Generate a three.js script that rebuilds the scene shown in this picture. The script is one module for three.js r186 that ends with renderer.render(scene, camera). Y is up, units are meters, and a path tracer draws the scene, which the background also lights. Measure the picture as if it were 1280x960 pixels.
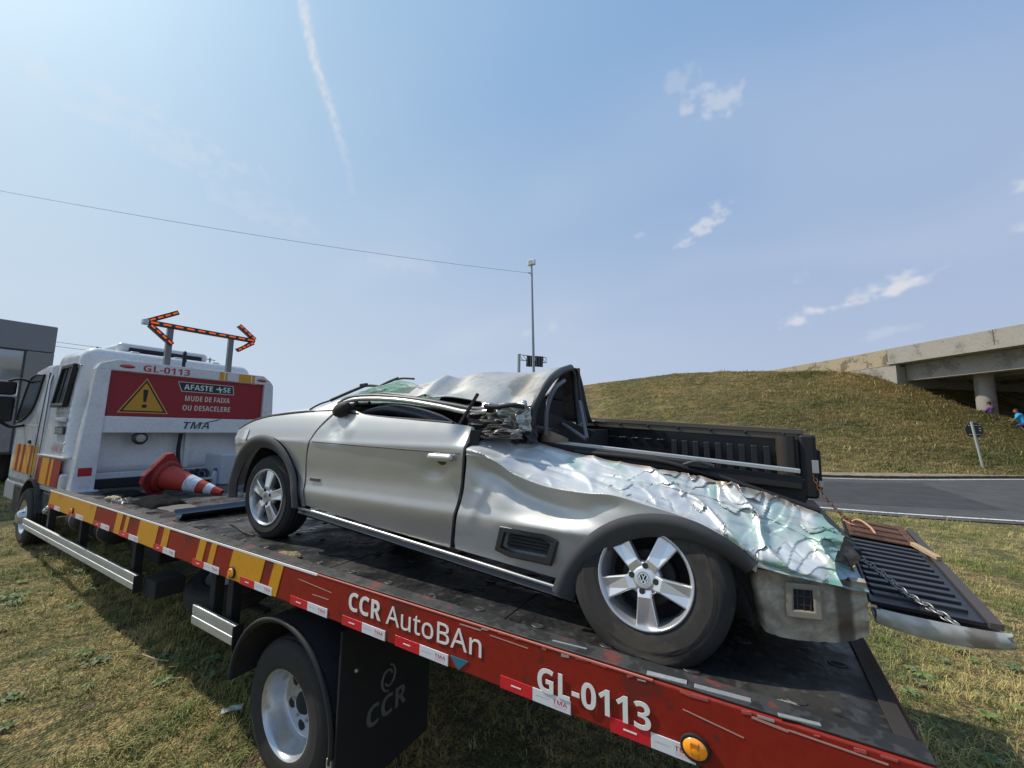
import * as THREE from 'three';
import { RoundedBoxGeometry } from 'three/addons/geometries/RoundedBoxGeometry.js';
import { mergeGeometries, toCreasedNormals } from 'three/addons/utils/BufferGeometryUtils.js';
import { ImprovedNoise } from 'three/addons/math/ImprovedNoise.js';
import { FontLoader } from 'three/addons/loaders/FontLoader.js';
import { TextGeometry } from 'three/addons/geometries/TextGeometry.js';
import { MarchingCubes } from 'three/addons/objects/MarchingCubes.js';

// ---------------------------------------------------------------- camera, sky, sun, exposure
const scene = new THREE.Scene();
const camera = new THREE.PerspectiveCamera(87.77, 4 / 3, 0.05, 3000);
{
  const yaw = 0.53435, pitch = 0.11469, roll = 0.01309;
  const fwd = new THREE.Vector3(-Math.sin(yaw) * Math.cos(pitch), Math.sin(pitch), -Math.cos(yaw) * Math.cos(pitch));
  const right = new THREE.Vector3(Math.cos(yaw), 0, -Math.sin(yaw));
  const up = new THREE.Vector3().crossVectors(right, fwd);
  const r2 = right.clone().multiplyScalar(Math.cos(roll)).addScaledVector(up, Math.sin(roll));
  const u2 = up.clone().multiplyScalar(Math.cos(roll)).addScaledVector(right, -Math.sin(roll));
  camera.quaternion.setFromRotationMatrix(new THREE.Matrix4().makeBasis(r2, u2, fwd.clone().negate()));
  camera.position.set(0, 1.9039, 1.3172);
}
const renderer = new THREE.WebGLRenderer({ antialias: true });
renderer.toneMapping = THREE.LinearToneMapping;
renderer.toneMappingExposure = 1.0;
renderer.shadowMap.enabled = true;
const SUN = new THREE.Vector3(-0.86, 0.98, 0.2).normalize();
const sun = new THREE.DirectionalLight(new THREE.Color(1.0, 0.93, 0.82), 4.2);
sun.position.copy(SUN).multiplyScalar(60).add(new THREE.Vector3(-2, 0, -8));
sun.target.position.set(-2, 0, -8);
sun.castShadow = true; sun.shadow.radius = 1.6; sun.shadow.mapSize.set(4096, 4096);
Object.assign(sun.shadow.camera, { left: -40, right: 40, top: 40, bottom: -40, near: 1, far: 160 });
scene.add(sun, sun.target);

const N = new ImprovedNoise();
let seed = 12345;
function rnd() { seed = (seed * 1664525 + 1013904223) >>> 0; return seed / 4294967296; }
const rr = (a, b) => a + (b - a) * rnd();
const clamp = (x, a = 0, b = 1) => Math.min(b, Math.max(a, x));
const ss = (a, b, x) => { const t = clamp((x - a) / (b - a)); return t * t * (3 - 2 * t); };
const lerp = (a, b, t) => a + (b - a) * t;
function fbm(x, y, z, o = 4) { let s = 0, a = 0.5; for (let i = 0; i < o; i++) { s += a * N.noise(x, y, z + i * 7.3); x *= 2.03; y *= 2.03; z *= 2.03; a *= 0.5; } return s; }
function pl(pts, x) { // piecewise linear with smooth joints
  if (x <= pts[0][0]) return pts[0][1];
  for (let i = 1; i < pts.length; i++) if (x <= pts[i][0]) { const t = (x - pts[i - 1][0]) / (pts[i][0] - pts[i - 1][0]); return lerp(pts[i - 1][1], pts[i][1], t); }
  return pts[pts.length - 1][1];
}

{ // sky: hazy blue with a brighter sun side, thin veil, small clouds and a contrail
  const W = 2048, H = 1024, data = new Float32Array(W * H * 4);
  const D = (az, el) => new THREE.Vector3(Math.sin(az) * Math.cos(el), Math.sin(el), -Math.cos(az) * Math.cos(el));
  const deg = Math.PI / 180;
  // small cumulus: azimuth, elevation (degrees), half width, half height, strength, tilt
  const clouds = [[-2.2, 38.2, 4.0, 2.3, .42, -.25], [-6.3, 41, 2.2, 1.5, .2, 0], [-3.9, 25.8, 3.3, 1.7, .62, .5], [-12.2, 25.9, .9, .6, .25, 0],
    [6.3, 17.8, 1.4, 1.2, .22, 0], [5.8, 13.3, 2.2, 1.15, .72, .3], [13, 15, 4.4, 1.35, .85, .22], [13.2, 10.6, 3.4, .9, .25, .1],
    [-74, 29, 10, 2.6, .22, -.1], [-64, 25, 7, 2.0, .16, -.15], [-47, 22, 6, 1.6, .12, -.1], [23, 21.6, 1.4, .8, .5, 0], [22.4, 18.2, 1.2, .6, .4, 0], [-24.6, 14.5, .9, 1.1, .2, 0], [-28.4, 13.7, 1.8, .7, .2, 0],
    [60, 30, 8, 2, .5, .1], [110, 22, 9, 2, .5, .1], [170, 25, 8, 2, .5, 0], [-150, 28, 7, 2, .4, 0]];
  // contrail polyline in (azimuth, elevation)
  const trail = [[-62.77, 48.99], [-61.91, 45.77], [-60.8, 43.26], [-59.17, 40.3], [-57.26, 37.46], [-55.78, 34.63], [-54.76, 32.33], [-54.05, 29.83]];
  const d = new THREE.Vector3();
  for (let j = 0; j < H; j++) for (let i = 0; i < W; i++) {
    const el = ((j + .5) / H - .5) * Math.PI, phi = ((i + .5) / W - .5) * 2 * Math.PI;
    const o = (j * W + i) * 4; data[o + 3] = 1;
    if (el < -.02) { data[o] = .33; data[o + 1] = .36; data[o + 2] = .36; continue; }
    d.set(Math.cos(phi) * Math.cos(el), Math.sin(el), Math.sin(phi) * Math.cos(el));
    const az = Math.atan2(d.x, -d.z) / deg, eld = el / deg;
    const e = Math.max(0, d.y), g = Math.acos(clamp(d.dot(SUN), -1, 1)) / deg;
    const hz = Math.exp(-Math.pow(e * 1.75, 2));
    let r = lerp(.118, .44, hz), gg = lerp(.285, .522, hz), b = lerp(.60, .70, hz);
    const s = Math.exp(-Math.pow(g / 50, 1.5)), s2 = Math.exp(-Math.pow(g / 17, 1.6));
    r += .24 * s + .8 * s2; gg += .30 * s + .8 * s2; b += .20 * s + .7 * s2;
    { const lh = Math.exp(-e * 3.2) * ss(100, 30, Math.abs(az + 75)); r += .06 * lh; gg += .06 * lh; b += .04 * lh; }
    // thin veil of high haze
    const px = d.x / (e + .22), pz = d.z / (e + .22);
    const v = ss(-.08, .5, fbm(px * .9 + 4, pz * 1.3, 2.2, 3)) * .16 * ss(0, .12, e) + ss(-.02, .34, fbm(px * 2.4 + 4, pz * 3.1, 5.2, 3)) * .05 * s;
    r = lerp(r, .74, v); gg = lerp(gg, .78, v); b = lerp(b, .84, v);
    if (eld > 0) {
      let c = 0;
      for (const [ca, ce, hw, hh, st, tl] of clouds) {
        let da = (az - ca) * Math.cos(el); const de = eld - ce - da * tl;
        if (Math.abs(da) > hw * 1.5 || Math.abs(de) > hh * 2.2) continue;
        const q = (da / hw) ** 2 + (de / (hh * (de < 0 ? .75 : 1.15))) ** 2;
        const n = fbm(az * .55 + ca, eld * .9, ca * 3.1, 5) * 1.5 + .1;
        c = Math.max(c, st * .85 * Math.pow(ss(-.05, 1.1, 1 - q + n * 1.3 - .28 + .5 * fbm(az * 2.1, eld * 2.6, ca, 3)), 1.2));
      }
      let tc = 0;
      if (az > -68 && az < -48 && eld > 26 && eld < 54) for (let k = 1; k < trail.length; k++) {
        const [a0, e0] = trail[k - 1], [a1, e1] = trail[k];
        const ce = Math.cos(el), ux = (a1 - a0) * ce, uy = e1 - e0, L2 = ux * ux + uy * uy;
        const t = clamp(((az - a0) * ce * ux + (eld - e0) * uy) / L2);
        const dist = Math.hypot((az - a0) * ce - ux * t, eld - e0 - uy * t);
        const w = (k - 1 + t) / (trail.length - 1);
        const wid = .78 + .5 * fbm(az * 1.3, eld * 1.3, 9, 3);
        tc = Math.max(tc, .8 * (.62 + 1.1 * fbm(az * 1.7, eld * 1.7, 5, 3)) * (1 - ss(.25, 1, w) * .85) * ss(wid, wid * .2, dist + .5 * Math.abs(fbm(az * 2.2, eld * 2.2, 3, 3))));
      }
      c = Math.max(c, tc);
      r = lerp(r, .80, c); gg = lerp(gg, .80, c); b = lerp(b, .82, c);
    }
    data[o] = r; data[o + 1] = gg; data[o + 2] = b;
  }
  const t = new THREE.DataTexture(data, W, H, THREE.RGBAFormat, THREE.FloatType);
  t.mapping = THREE.EquirectangularReflectionMapping; t.magFilter = t.minFilter = THREE.LinearFilter; t.needsUpdate = true;
  scene.background = t; scene.environment = t;
}

// ---------------------------------------------------------------- helpers
const V = (x, y, z) => new THREE.Vector3(x, y, z);
const used = {};
function numbered(n) { const k = used[n] = (used[n] ?? -1) + 1; return k ? n + '_' + String(k).padStart(3, '0') : n; }
function shadow(m) { m.castShadow = m.receiveShadow = true; return m; }
function thing(name, label, category, group) { const o = new THREE.Group(); o.name = numbered(name); o.userData = { label, category }; if (group) o.userData.group = group; scene.add(o); return o; }
function part(parent, name, geo, mat, label) {
  const m = shadow(new THREE.Mesh(Array.isArray(geo) ? merge(geo) : geo, mat)); m.name = name; if (label) m.userData.label = label; parent.add(m); return m;
}
function struct(name, geo, mat) { const m = shadow(new THREE.Mesh(geo, mat)); m.name = name; m.userData.kind = 'structure'; scene.add(m); return m; }
function single(name, geo, mat, label, category, group) { const m = shadow(new THREE.Mesh(Array.isArray(geo) ? merge(geo) : geo, mat)); m.name = numbered(name); m.userData = { label, category }; if (group) m.userData.group = group; scene.add(m); return m; }
function merge(list) {
  const out = list.map(g => { const q = g.index ? g.toNonIndexed() : g.clone(); for (const k of Object.keys(q.attributes)) if (!['position', 'normal', 'uv'].includes(k)) q.deleteAttribute(k); if (!q.attributes.uv) q.setAttribute('uv', new THREE.BufferAttribute(new Float32Array(q.attributes.position.count * 2), 2)); return q; });
  return mergeGeometries(out);
}
function boxUV(g) { // uv in metres, by dominant normal
  const p = g.attributes.position, n = g.attributes.normal, uv = new Float32Array(p.count * 2);
  for (let i = 0; i < p.count; i++) { const ax = Math.abs(n.getX(i)), ay = Math.abs(n.getY(i)), az = Math.abs(n.getZ(i)); const x = p.getX(i), y = p.getY(i), z = p.getZ(i);
    if (ay >= ax && ay >= az) { uv[2 * i] = x; uv[2 * i + 1] = z; } else if (az >= ax) { uv[2 * i] = x; uv[2 * i + 1] = y; } else { uv[2 * i] = z; uv[2 * i + 1] = y; } }
  g.setAttribute('uv', new THREE.BufferAttribute(uv, 2)); return g;
}
// box from min to max corner, with a small chamfer
function bb(x0, x1, y0, y1, z0, z1, r = 0.006) {
  const w = x1 - x0, h = y1 - y0, d = z1 - z0; r = Math.min(r, w * .45, h * .45, d * .45);
  const g = r > 0 ? new RoundedBoxGeometry(w, h, d, 1, r) : new THREE.BoxGeometry(w, h, d);
  g.translate((x0 + x1) / 2, (y0 + y1) / 2, (z0 + z1) / 2); return boxUV(g);
}
function tube(pts, r, seg = 24, rad = 8) { return new THREE.TubeGeometry(new THREE.CatmullRomCurve3(pts.map(p => V(...p))), seg, r, rad, false); }
function rod(a, b, r0, r1 = r0, n = 10) {
  const A = V(...a), B = V(...b), d = B.clone().sub(A), L = d.length();
  const g = new THREE.CylinderGeometry(r1, r0, L, n); g.translate(0, L / 2, 0);
  g.applyQuaternion(new THREE.Quaternion().setFromUnitVectors(V(0, 1, 0), d.normalize())); g.translate(...a); return g;
}
function bar(a, b, w, h, up = [0, 1, 0]) { // rectangular bar between two points
  const A = V(...a), B = V(...b), d = B.clone().sub(A), L = d.length(); d.normalize();
  const s = V(...up).cross(d).normalize(), u = d.clone().cross(s);
  const g = new RoundedBoxGeometry(w, h, L, 1, Math.min(w, h) * .15);
  g.applyMatrix4(new THREE.Matrix4().makeBasis(s, u, d).setPosition(A.add(B).multiplyScalar(.5))); return g;
}
function prism(pts, z0, z1, bevel = 0) { // polygon in x,y pushed along z
  const s = new THREE.Shape(pts.map(p => new THREE.Vector2(p[0], p[1])));
  const g = new THREE.ExtrudeGeometry(s, { depth: z1 - z0 - 2 * bevel, bevelEnabled: bevel > 0, bevelSize: bevel, bevelOffset: -bevel, bevelThickness: bevel, bevelSegments: 3 });
  g.translate(0, 0, z0 + bevel); return boxUV(g);
}
// closed curved sheet: fn(u,v) -> [x,y,z]; th = thickness (pushed to the back); optional colour fn(u,v,p)
function sheet(fn, nu, nv, th, col) {
  const P = [], idx = [], C = [];
  const at = (u, v) => { const q = fn(u, v); return V(q[0], q[1], q[2]); };
  const front = [], back = [], e = 1e-3;
  for (let j = 0; j <= nv; j++) for (let i = 0; i <= nu; i++) {
    const u = i / nu, v = j / nv, p = at(u, v);
    const du = at(Math.min(1, u + e), v).sub(at(Math.max(0, u - e), v)), dv = at(u, Math.min(1, v + e)).sub(at(u, Math.max(0, v - e)));
    const n = du.cross(dv); if (n.lengthSq() < 1e-16) n.set(0, 0, 1); n.normalize();
    front.push(p); back.push(p.clone().addScaledVector(n, -th)); if (col) C.push(col(u, v, p));
  }
  const W = nu + 1, M = front.length;
  for (const p of front) P.push(p.x, p.y, p.z); for (const p of back) P.push(p.x, p.y, p.z);
  for (let j = 0; j < nv; j++) for (let i = 0; i < nu; i++) { const a = j * W + i, b = a + 1, c = a + W, d = c + 1; idx.push(a, b, d, a, d, c); idx.push(M + a, M + d, M + b, M + a, M + c, M + d); }
  const g = new THREE.BufferGeometry(); g.setAttribute('position', new THREE.Float32BufferAttribute(P, 3));
  if (col) { const cc = []; for (let k = 0; k < 2; k++) for (const c of C) cc.push(c[0], c[1], c[2]); g.setAttribute('color', new THREE.Float32BufferAttribute(cc, 3)); }
  g.setIndex(idx); g.computeVertexNormals();
  // rim, with its own vertices so that the edge stays sharp
  const ring = []; for (let i = 0; i < nu; i++) ring.push(i); for (let j = 0; j < nv; j++) ring.push(j * W + nu); for (let i = nu; i > 0; i--) ring.push(nv * W + i); for (let j = nv; j > 0; j--) ring.push(j * W);
  const rp = [], ri = [], rc = [];
  for (let k = 0; k < ring.length; k++) { const a = ring[k], b = ring[(k + 1) % ring.length], o = rp.length / 3;
    for (const q of [front[a], front[b], back[b], back[a]]) rp.push(q.x, q.y, q.z); ri.push(o, o + 2, o + 1, o, o + 3, o + 2); if (col) for (const q of [a, b, b, a]) rc.push(...C[q]); }
  const r = new THREE.BufferGeometry(); r.setAttribute('position', new THREE.Float32BufferAttribute(rp, 3)); if (col) r.setAttribute('color', new THREE.Float32BufferAttribute(rc, 3)); r.setIndex(ri); r.computeVertexNormals();
  return boxUV(mergeGeometries([g, r]));
}
function lathe(profile, n = 48) { // profile [radius, z] turned about the z axis
  const g = new THREE.LatheGeometry(profile.map(p => new THREE.Vector2(p[0], p[1])), n); g.rotateX(Math.PI / 2); return g; // y -> z
}
function lin(r, g, b) { return new THREE.Color().setRGB(r, g, b); }
function tex(size, fn, srgb = true, rep = 1) {
  const d = new Uint8Array(size * size * 4);
  for (let j = 0; j < size; j++) for (let i = 0; i < size; i++) { const c = fn(i / size, j / size), o = (j * size + i) * 4; for (let k = 0; k < 3; k++) { let v = Array.isArray(c) ? c[k] : c; if (srgb) v = v <= .0031308 ? v * 12.92 : 1.055 * Math.pow(Math.max(v, 0), 1 / 2.4) - .055; d[o + k] = clamp(v) * 255; } d[o + 3] = 255; }
  const t = new THREE.DataTexture(d, size, size); t.wrapS = t.wrapT = THREE.RepeatWrapping; t.magFilter = THREE.LinearFilter; t.minFilter = THREE.LinearMipmapLinearFilter; t.generateMipmaps = true;
  if (srgb) t.colorSpace = THREE.SRGBColorSpace; t.repeat.set(rep, rep); t.needsUpdate = true; return t;
}
// tiling gradient noise (period = f lattice cells), summed over octaves
const TG = new Float32Array(512), TP = new Uint16Array(512);
{ for (let i = 0; i < 256; i++) { TP[i] = i; TG[2 * i] = Math.cos(i * 2.399963); TG[2 * i + 1] = Math.sin(i * 2.399963); } for (let i = 255; i > 0; i--) { const j = Math.floor(rnd() * (i + 1)), t = TP[i]; TP[i] = TP[j]; TP[j] = t; } for (let i = 0; i < 256; i++) TP[256 + i] = TP[i]; }
function tn(u, v, f, o = 4, z = 0) {
  let s = 0, amp = .5; f = Math.round(f);
  for (let k = 0; k < o; k++, f *= 2, amp *= .5) {
    const x = u * f, y = v * f, xi = Math.floor(x), yi = Math.floor(y), fx = x - xi, fy = y - yi, zz = (z * 17 + k * 31) & 255;
    const x0 = (xi % f) & 255, x1 = ((xi + 1) % f) & 255, y0 = (yi % f) & 255, y1 = ((yi + 1) % f) & 255;
    const h0 = TP[(TP[x0] + zz) & 255], h1 = TP[(TP[x1] + zz) & 255];
    const a = TP[h0 + y0], b = TP[h1 + y0], c = TP[h0 + y1], d = TP[h1 + y1];
    const sx = fx * fx * fx * (fx * (fx * 6 - 15) + 10), sy = fy * fy * fy * (fy * (fy * 6 - 15) + 10);
    const na = TG[2 * a] * fx + TG[2 * a + 1] * fy, nb = TG[2 * b] * (fx - 1) + TG[2 * b + 1] * fy, nc = TG[2 * c] * fx + TG[2 * c + 1] * (fy - 1), nd = TG[2 * d] * (fx - 1) + TG[2 * d + 1] * (fy - 1);
    s += amp * 1.25 * (na + (nb - na) * sx + (nc - na) * sy + (na - nb - nc + nd) * sx * sy);
  }
  return s;
}
const std = (c, rough = .6, metal = 0, extra = {}) => new THREE.MeshStandardMaterial({ color: lin(...c), roughness: rough, metalness: metal, ...extra });
const phy = (c, rough = .4, metal = 0, extra = {}) => new THREE.MeshPhysicalMaterial({ color: lin(...c), roughness: rough, metalness: metal, ...extra });

// ---------------------------------------------------------------- materials
const grain = tex(256, (u, v) => .5 + .9 * tn(u, v, 24, 4), false);
const blotch = tex(256, (u, v) => .55 + .9 * tn(u, v, 5, 5, 3), false);
const wearTex = (base, dirt, f, th, rep = 1) => tex(512, (u, v) => { const n = tn(u, v, f, 5, 1), m = tn(u, v, f * 6, 3, 8); const k = ss(th, th + .22, n + m * .5); return base.map((b, i) => lerp(b * (1 + m * .25), dirt[i], k)); }, true, rep);
const M = {
  white: phy([.66, .67, .68], .32, 0, { clearcoat: .5, clearcoatRoughness: .15, map: wearTex([.97, .97, .97], [.86, .85, .82], 5, .24), roughnessMap: blotch }),
  red: phy([1, 1, 1], .45, 0, { specularIntensity: .6, map: wearTex([.26, .018, .010], [.155, .022, .016], 5, .10), bumpMap: grain, bumpScale: .0004 }),
  redPrint: phy([.36, .012, .02], .45, 0, { clearcoat: .2 }),
  yellow: phy([.66, .30, .012], .42, 0, { clearcoat: .25, map: wearTex([1, 1, 1], [.8, .74, .66], 5, .2) }),
  stickerRed: phy([.62, .012, .03], .3, 0, { clearcoat: .5 }),
  stickerWhite: phy([.72, .73, .76], .3, 0, { clearcoat: .4 }),
  letter: phy([.78, .76, .72], .4, 0),
  letterRed: std([.45, .03, .04], .5),
  letterDark: std([.06, .07, .08], .5),
  black: std([.014, .014, .015], .68, 0, { bumpMap: grain, bumpScale: .0006 }),
  plastic: std([.038, .038, .040], .55, 0, { bumpMap: grain, bumpScale: .0008, roughnessMap: blotch }),
  flare: std([.06, .06, .063], .62, 0, { bumpMap: grain, bumpScale: .0006 }),
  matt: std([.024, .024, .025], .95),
  rubber: std([.03, .029, .028], .82, 0, { bumpMap: grain, bumpScale: .001, map: wearTex([1, 1, 1], [2.3, 2.0, 1.6].map(x => x / 2.4), 4, .1) }),
  rubberDusty: std([.052, .048, .043], .9, 0, { bumpMap: grain, bumpScale: .001, map: wearTex([.55, .55, .57], [1, .93, .8], 4, .02) }),
  chassis: std([.016, .016, .017], .75, 0),
  steel: std([.46, .46, .45], .4, .85),
  galv: std([.60, .61, .60], .44, .7, { map: wearTex([.9, .9, .9], [.6, .57, .52], 3, .16, .35) }),
  chrome: std([.72, .72, .71], .2, 1),
  rim: std([.55, .56, .57], .42, .6, { roughnessMap: blotch }),
  rimBright: std([.80, .80, .80], .34, .8),
  silver: phy([.54, .53, .505], .40, .62, { clearcoat: .4, clearcoatRoughness: .18 }),
  silverDusty: phy([1, 1, 1], .46, .6, { clearcoat: .1, clearcoatRoughness: .4, map: wearTex([.50, .48, .44], [.36, .32, .26], 4, .04) }),
  vsilver: phy([1, 1, 1], .48, .4, { clearcoat: .12, clearcoatRoughness: .35, vertexColors: true }),
  vdirty: std([1, 1, 1], .75, .12, { vertexColors: true, bumpMap: grain, bumpScale: .001 }),
  foil: std([.44, .44, .42], .32, .85),
  navy: std([.05, .058, .075], .55),
  trim: std([.03, .031, .034], .5),
  beige: std([.28, .21, .15], .75, 0, { map: wearTex([1, 1, 1], [.5, .45, .4], 4, .05) }),
  brown: std([.12, .055, .03], .75, .1, { map: wearTex([1, 1, 1], [.5, .45, .42], 5, .08), bumpMap: grain, bumpScale: .001 }),
  rust: std([.16, .07, .035], .85, .2, { bumpMap: grain, bumpScale: .001 }),
  wood: std([.45, .32, .19], .8, 0, { bumpMap: grain, bumpScale: .001 }),
  glassDark: phy([.012, .014, .018], .22, 0, { specularIntensity: .22 }),
  amber: phy([.9, .30, .01], .2, 0, { clearcoat: 1, emissive: lin(.9, .26, .01), emissiveIntensity: .1 }),
  led: std([.5, .07, .012], .4, 0, { emissive: lin(1, .13, .015), emissiveIntensity: .6 }),
  lampRed: phy([.42, .02, .02], .2, 0, { clearcoat: 1 }),
  orange: std([.42, .038, .02], .6, 0, { map: wearTex([1, 1, 1], [.55, .55, .55], 4, .12), bumpMap: grain, bumpScale: .001 }),
  orangeDark: std([.34, .03, .022], .7, 0, { map: wearTex([1, 1, 1], [.5, .5, .5], 4, .06), bumpMap: grain, bumpScale: .001 }),
  reflective: std([.62, .64, .68], .45, 0, { map: wearTex([1, 1, 1], [.55, .55, .55], 6, .12) }),
  concrete: std([1, 1, 1], .9, 0, { map: wearTex([.30, .28, .245], [.20, .185, .16], 4, .10, .25), bumpMap: grain, bumpScale: .004 }),
  concreteOld: std([1, 1, 1], .92, 0, { map: wearTex([.33, .28, .19], [.15, .125, .09], 4, .0, .3), bumpMap: grain, bumpScale: .005 }),
  greyPaint: std([.16, .17, .18], .5, 0, { roughnessMap: blotch }),
  pole: std([.30, .31, .32], .5, .5),
};
M.glassGreen = phy([.50, .72, .66], .28, 0, { transmission: .55, thickness: 0, ior: 1.5, side: THREE.DoubleSide });
function canvasMat(w, h, draw, rough = .45, extra = {}) {
  const c = document.createElement('canvas'); c.width = w; c.height = h; const x = c.getContext('2d'); draw(x, w, h);
  const t = new THREE.CanvasTexture(c); t.colorSpace = THREE.SRGBColorSpace; t.anisotropy = 8;
  return new THREE.MeshStandardMaterial({ map: t, roughness: rough, ...extra });
}
const fontB = await new FontLoader().loadAsync('fonts/droid/droid_sans_bold.typeface.json');
const fontR = await new FontLoader().loadAsync('fonts/droid/droid_sans_regular.typeface.json');
// raised flat lettering fitted into width w and cap height h, origin at the left of the baseline
function letters(s, font, w, h, d = .002) {
  const g = new TextGeometry(s, { font, size: 1, depth: 1, curveSegments: 5, bevelEnabled: false }); g.computeBoundingBox();
  const b = g.boundingBox, cap = new TextGeometry('H', { font, size: 1, depth: 1 }); cap.computeBoundingBox();
  g.translate(-b.min.x, 0, 0); g.scale(w / (b.max.x - b.min.x), h / cap.boundingBox.max.y, d); return g;
}

// ---------------------------------------------------------------- setting: ground, road, embankment
// the verge rises gently towards the front of the tow truck; flat from the road on
function groundH(x, z) {
  const near = ss(-9, -3.5, z);
  let h = near * .0525 * Math.max(0, Math.sqrt(Math.pow(Math.min(0, x + 2.3), 2) + .04) - .2);
  h = Math.min(h, .62);
  const n = ss(-10.8, -9, z);
  return h + n * (.035 * fbm(x * .45, z * .45, 1.7, 3) + .02 * fbm(x * 2.1, z * 2.1, 4.4, 3)) - .012;
}
const grassMap = tex(1024, (u, v) => {
  const a = tn(u, v, 6, 5, 2), b = tn(u, v, 40, 3, 6), c = tn(u, v, 120, 2, 9);
  const dry = ss(-.22, .25, a + b * .5), soil = ss(.20, .42, tn(u, v, 9, 4, 14) + b * .3);
  let col = [lerp(.12, .31, dry), lerp(.13, .245, dry), lerp(.034, .092, dry)];
  col = [lerp(col[0], .13, soil), lerp(col[1], .098, soil), lerp(col[2], .052, soil)];
  const k = .72 + 1.5 * c + .7 * b; return col.map(q => q * clamp(k, .25, 1.6));
}, true);
const fineBump = tex(512, (u, v) => .5 + .8 * tn(u, v, 60, 3, 4) + .3 * tn(u, v, 14, 3, 2), false);
{
  const grassMat = std([1, 1, 1], .95, 0, { map: grassMap.clone(), bumpMap: fineBump.clone(), bumpScale: .03, vertexColors: true });
  grassMat.map.repeat.set(.42, .42); grassMat.bumpMap.repeat.set(1.1, 1.1); grassMat.map.needsUpdate = grassMat.bumpMap.needsUpdate = true;
  const n = 260, P = [], C = [], U = [], I = [], w = t => Math.sign(t) * (Math.abs(t) * 16 + Math.pow(Math.abs(t), 5) * 900);
  for (let j = 0; j <= n; j++) for (let i = 0; i <= n; i++) {
    const x = w(i / n * 2 - 1) - 1, z = w(j / n * 2 - 1) - 3;
    P.push(x, groundH(x, z), z); U.push(x, z);
    const k = .95 + .55 * fbm(x * .25, z * .25, 8, 3), d = fbm(x * .13 + 5, z * .13, 3, 3);
    C.push(clamp(k + d * .45, .5, 1.3), clamp(k + d * .1, .5, 1.3), clamp(k, .5, 1.2));
  }
  for (let j = 0; j < n; j++) for (let i = 0; i < n; i++) { const a = j * (n + 1) + i, b = a + 1, c = a + n + 1, d = c + 1; I.push(a, c, d, a, d, b); }
  const g = new THREE.BufferGeometry(); g.setAttribute('position', new THREE.Float32BufferAttribute(P, 3)); g.setAttribute('uv', new THREE.Float32BufferAttribute(U, 2)); g.setAttribute('color', new THREE.Float32BufferAttribute(C, 3)); g.setIndex(I); g.computeVertexNormals();
  struct('ground', g, grassMat);
}
// road: near and far edges as world curves (x -> z)
const nearPts = [[-60, -22], [-30, -15], [-10, -12.3], [2, -11.9], [5.2, -12.46], [12, -14.4], [22, -18.5], [40, -28], [70, -48]].map(p => V(p[0], 0, p[1]));
const farPts = [[-60, -31], [-30, -23.5], [-12, -20.4], [2.6, -21.0], [10.6, -26.3], [20, -33.2], [32, -41], [52, -55], [85, -78]].map(p => V(p[0], 0, p[1]));
const nearC = new THREE.CatmullRomCurve3(nearPts), farC = new THREE.CatmullRomCurve3(farPts);
function strip(c0, o0, c1, o1, y0, y1, n = 120) { // sheet between two curves, each pushed sideways
  const P = [], U = [], I = [];
  const q = (c, t, o) => { const p = c.getPoint(t), d = c.getTangent(t); return V(p.x + d.z * o, 0, p.z - d.x * o); }; // + = away from the camera
  for (let i = 0; i <= n; i++) { const t = i / n, a = q(c0, t, o0), b = q(c1, t, o1); P.push(a.x, y0, a.z, b.x, y1, b.z); U.push(a.x, a.z, b.x, b.z); }
  for (let i = 0; i < n; i++) { const a = 2 * i; I.push(a, a + 2, a + 1, a + 1, a + 2, a + 3); }
  const g = new THREE.BufferGeometry(); g.setAttribute('position', new THREE.Float32BufferAttribute(P, 3)); g.setAttribute('uv', new THREE.Float32BufferAttribute(U, 2)); g.setIndex(I); g.computeVertexNormals();
  if (g.attributes.normal.getY(0) < 0) { for (let k = 0; k < I.length; k += 3) [I[k], I[k + 1]] = [I[k + 1], I[k]]; g.setIndex(I); g.computeVertexNormals(); }
  return g;
}
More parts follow.
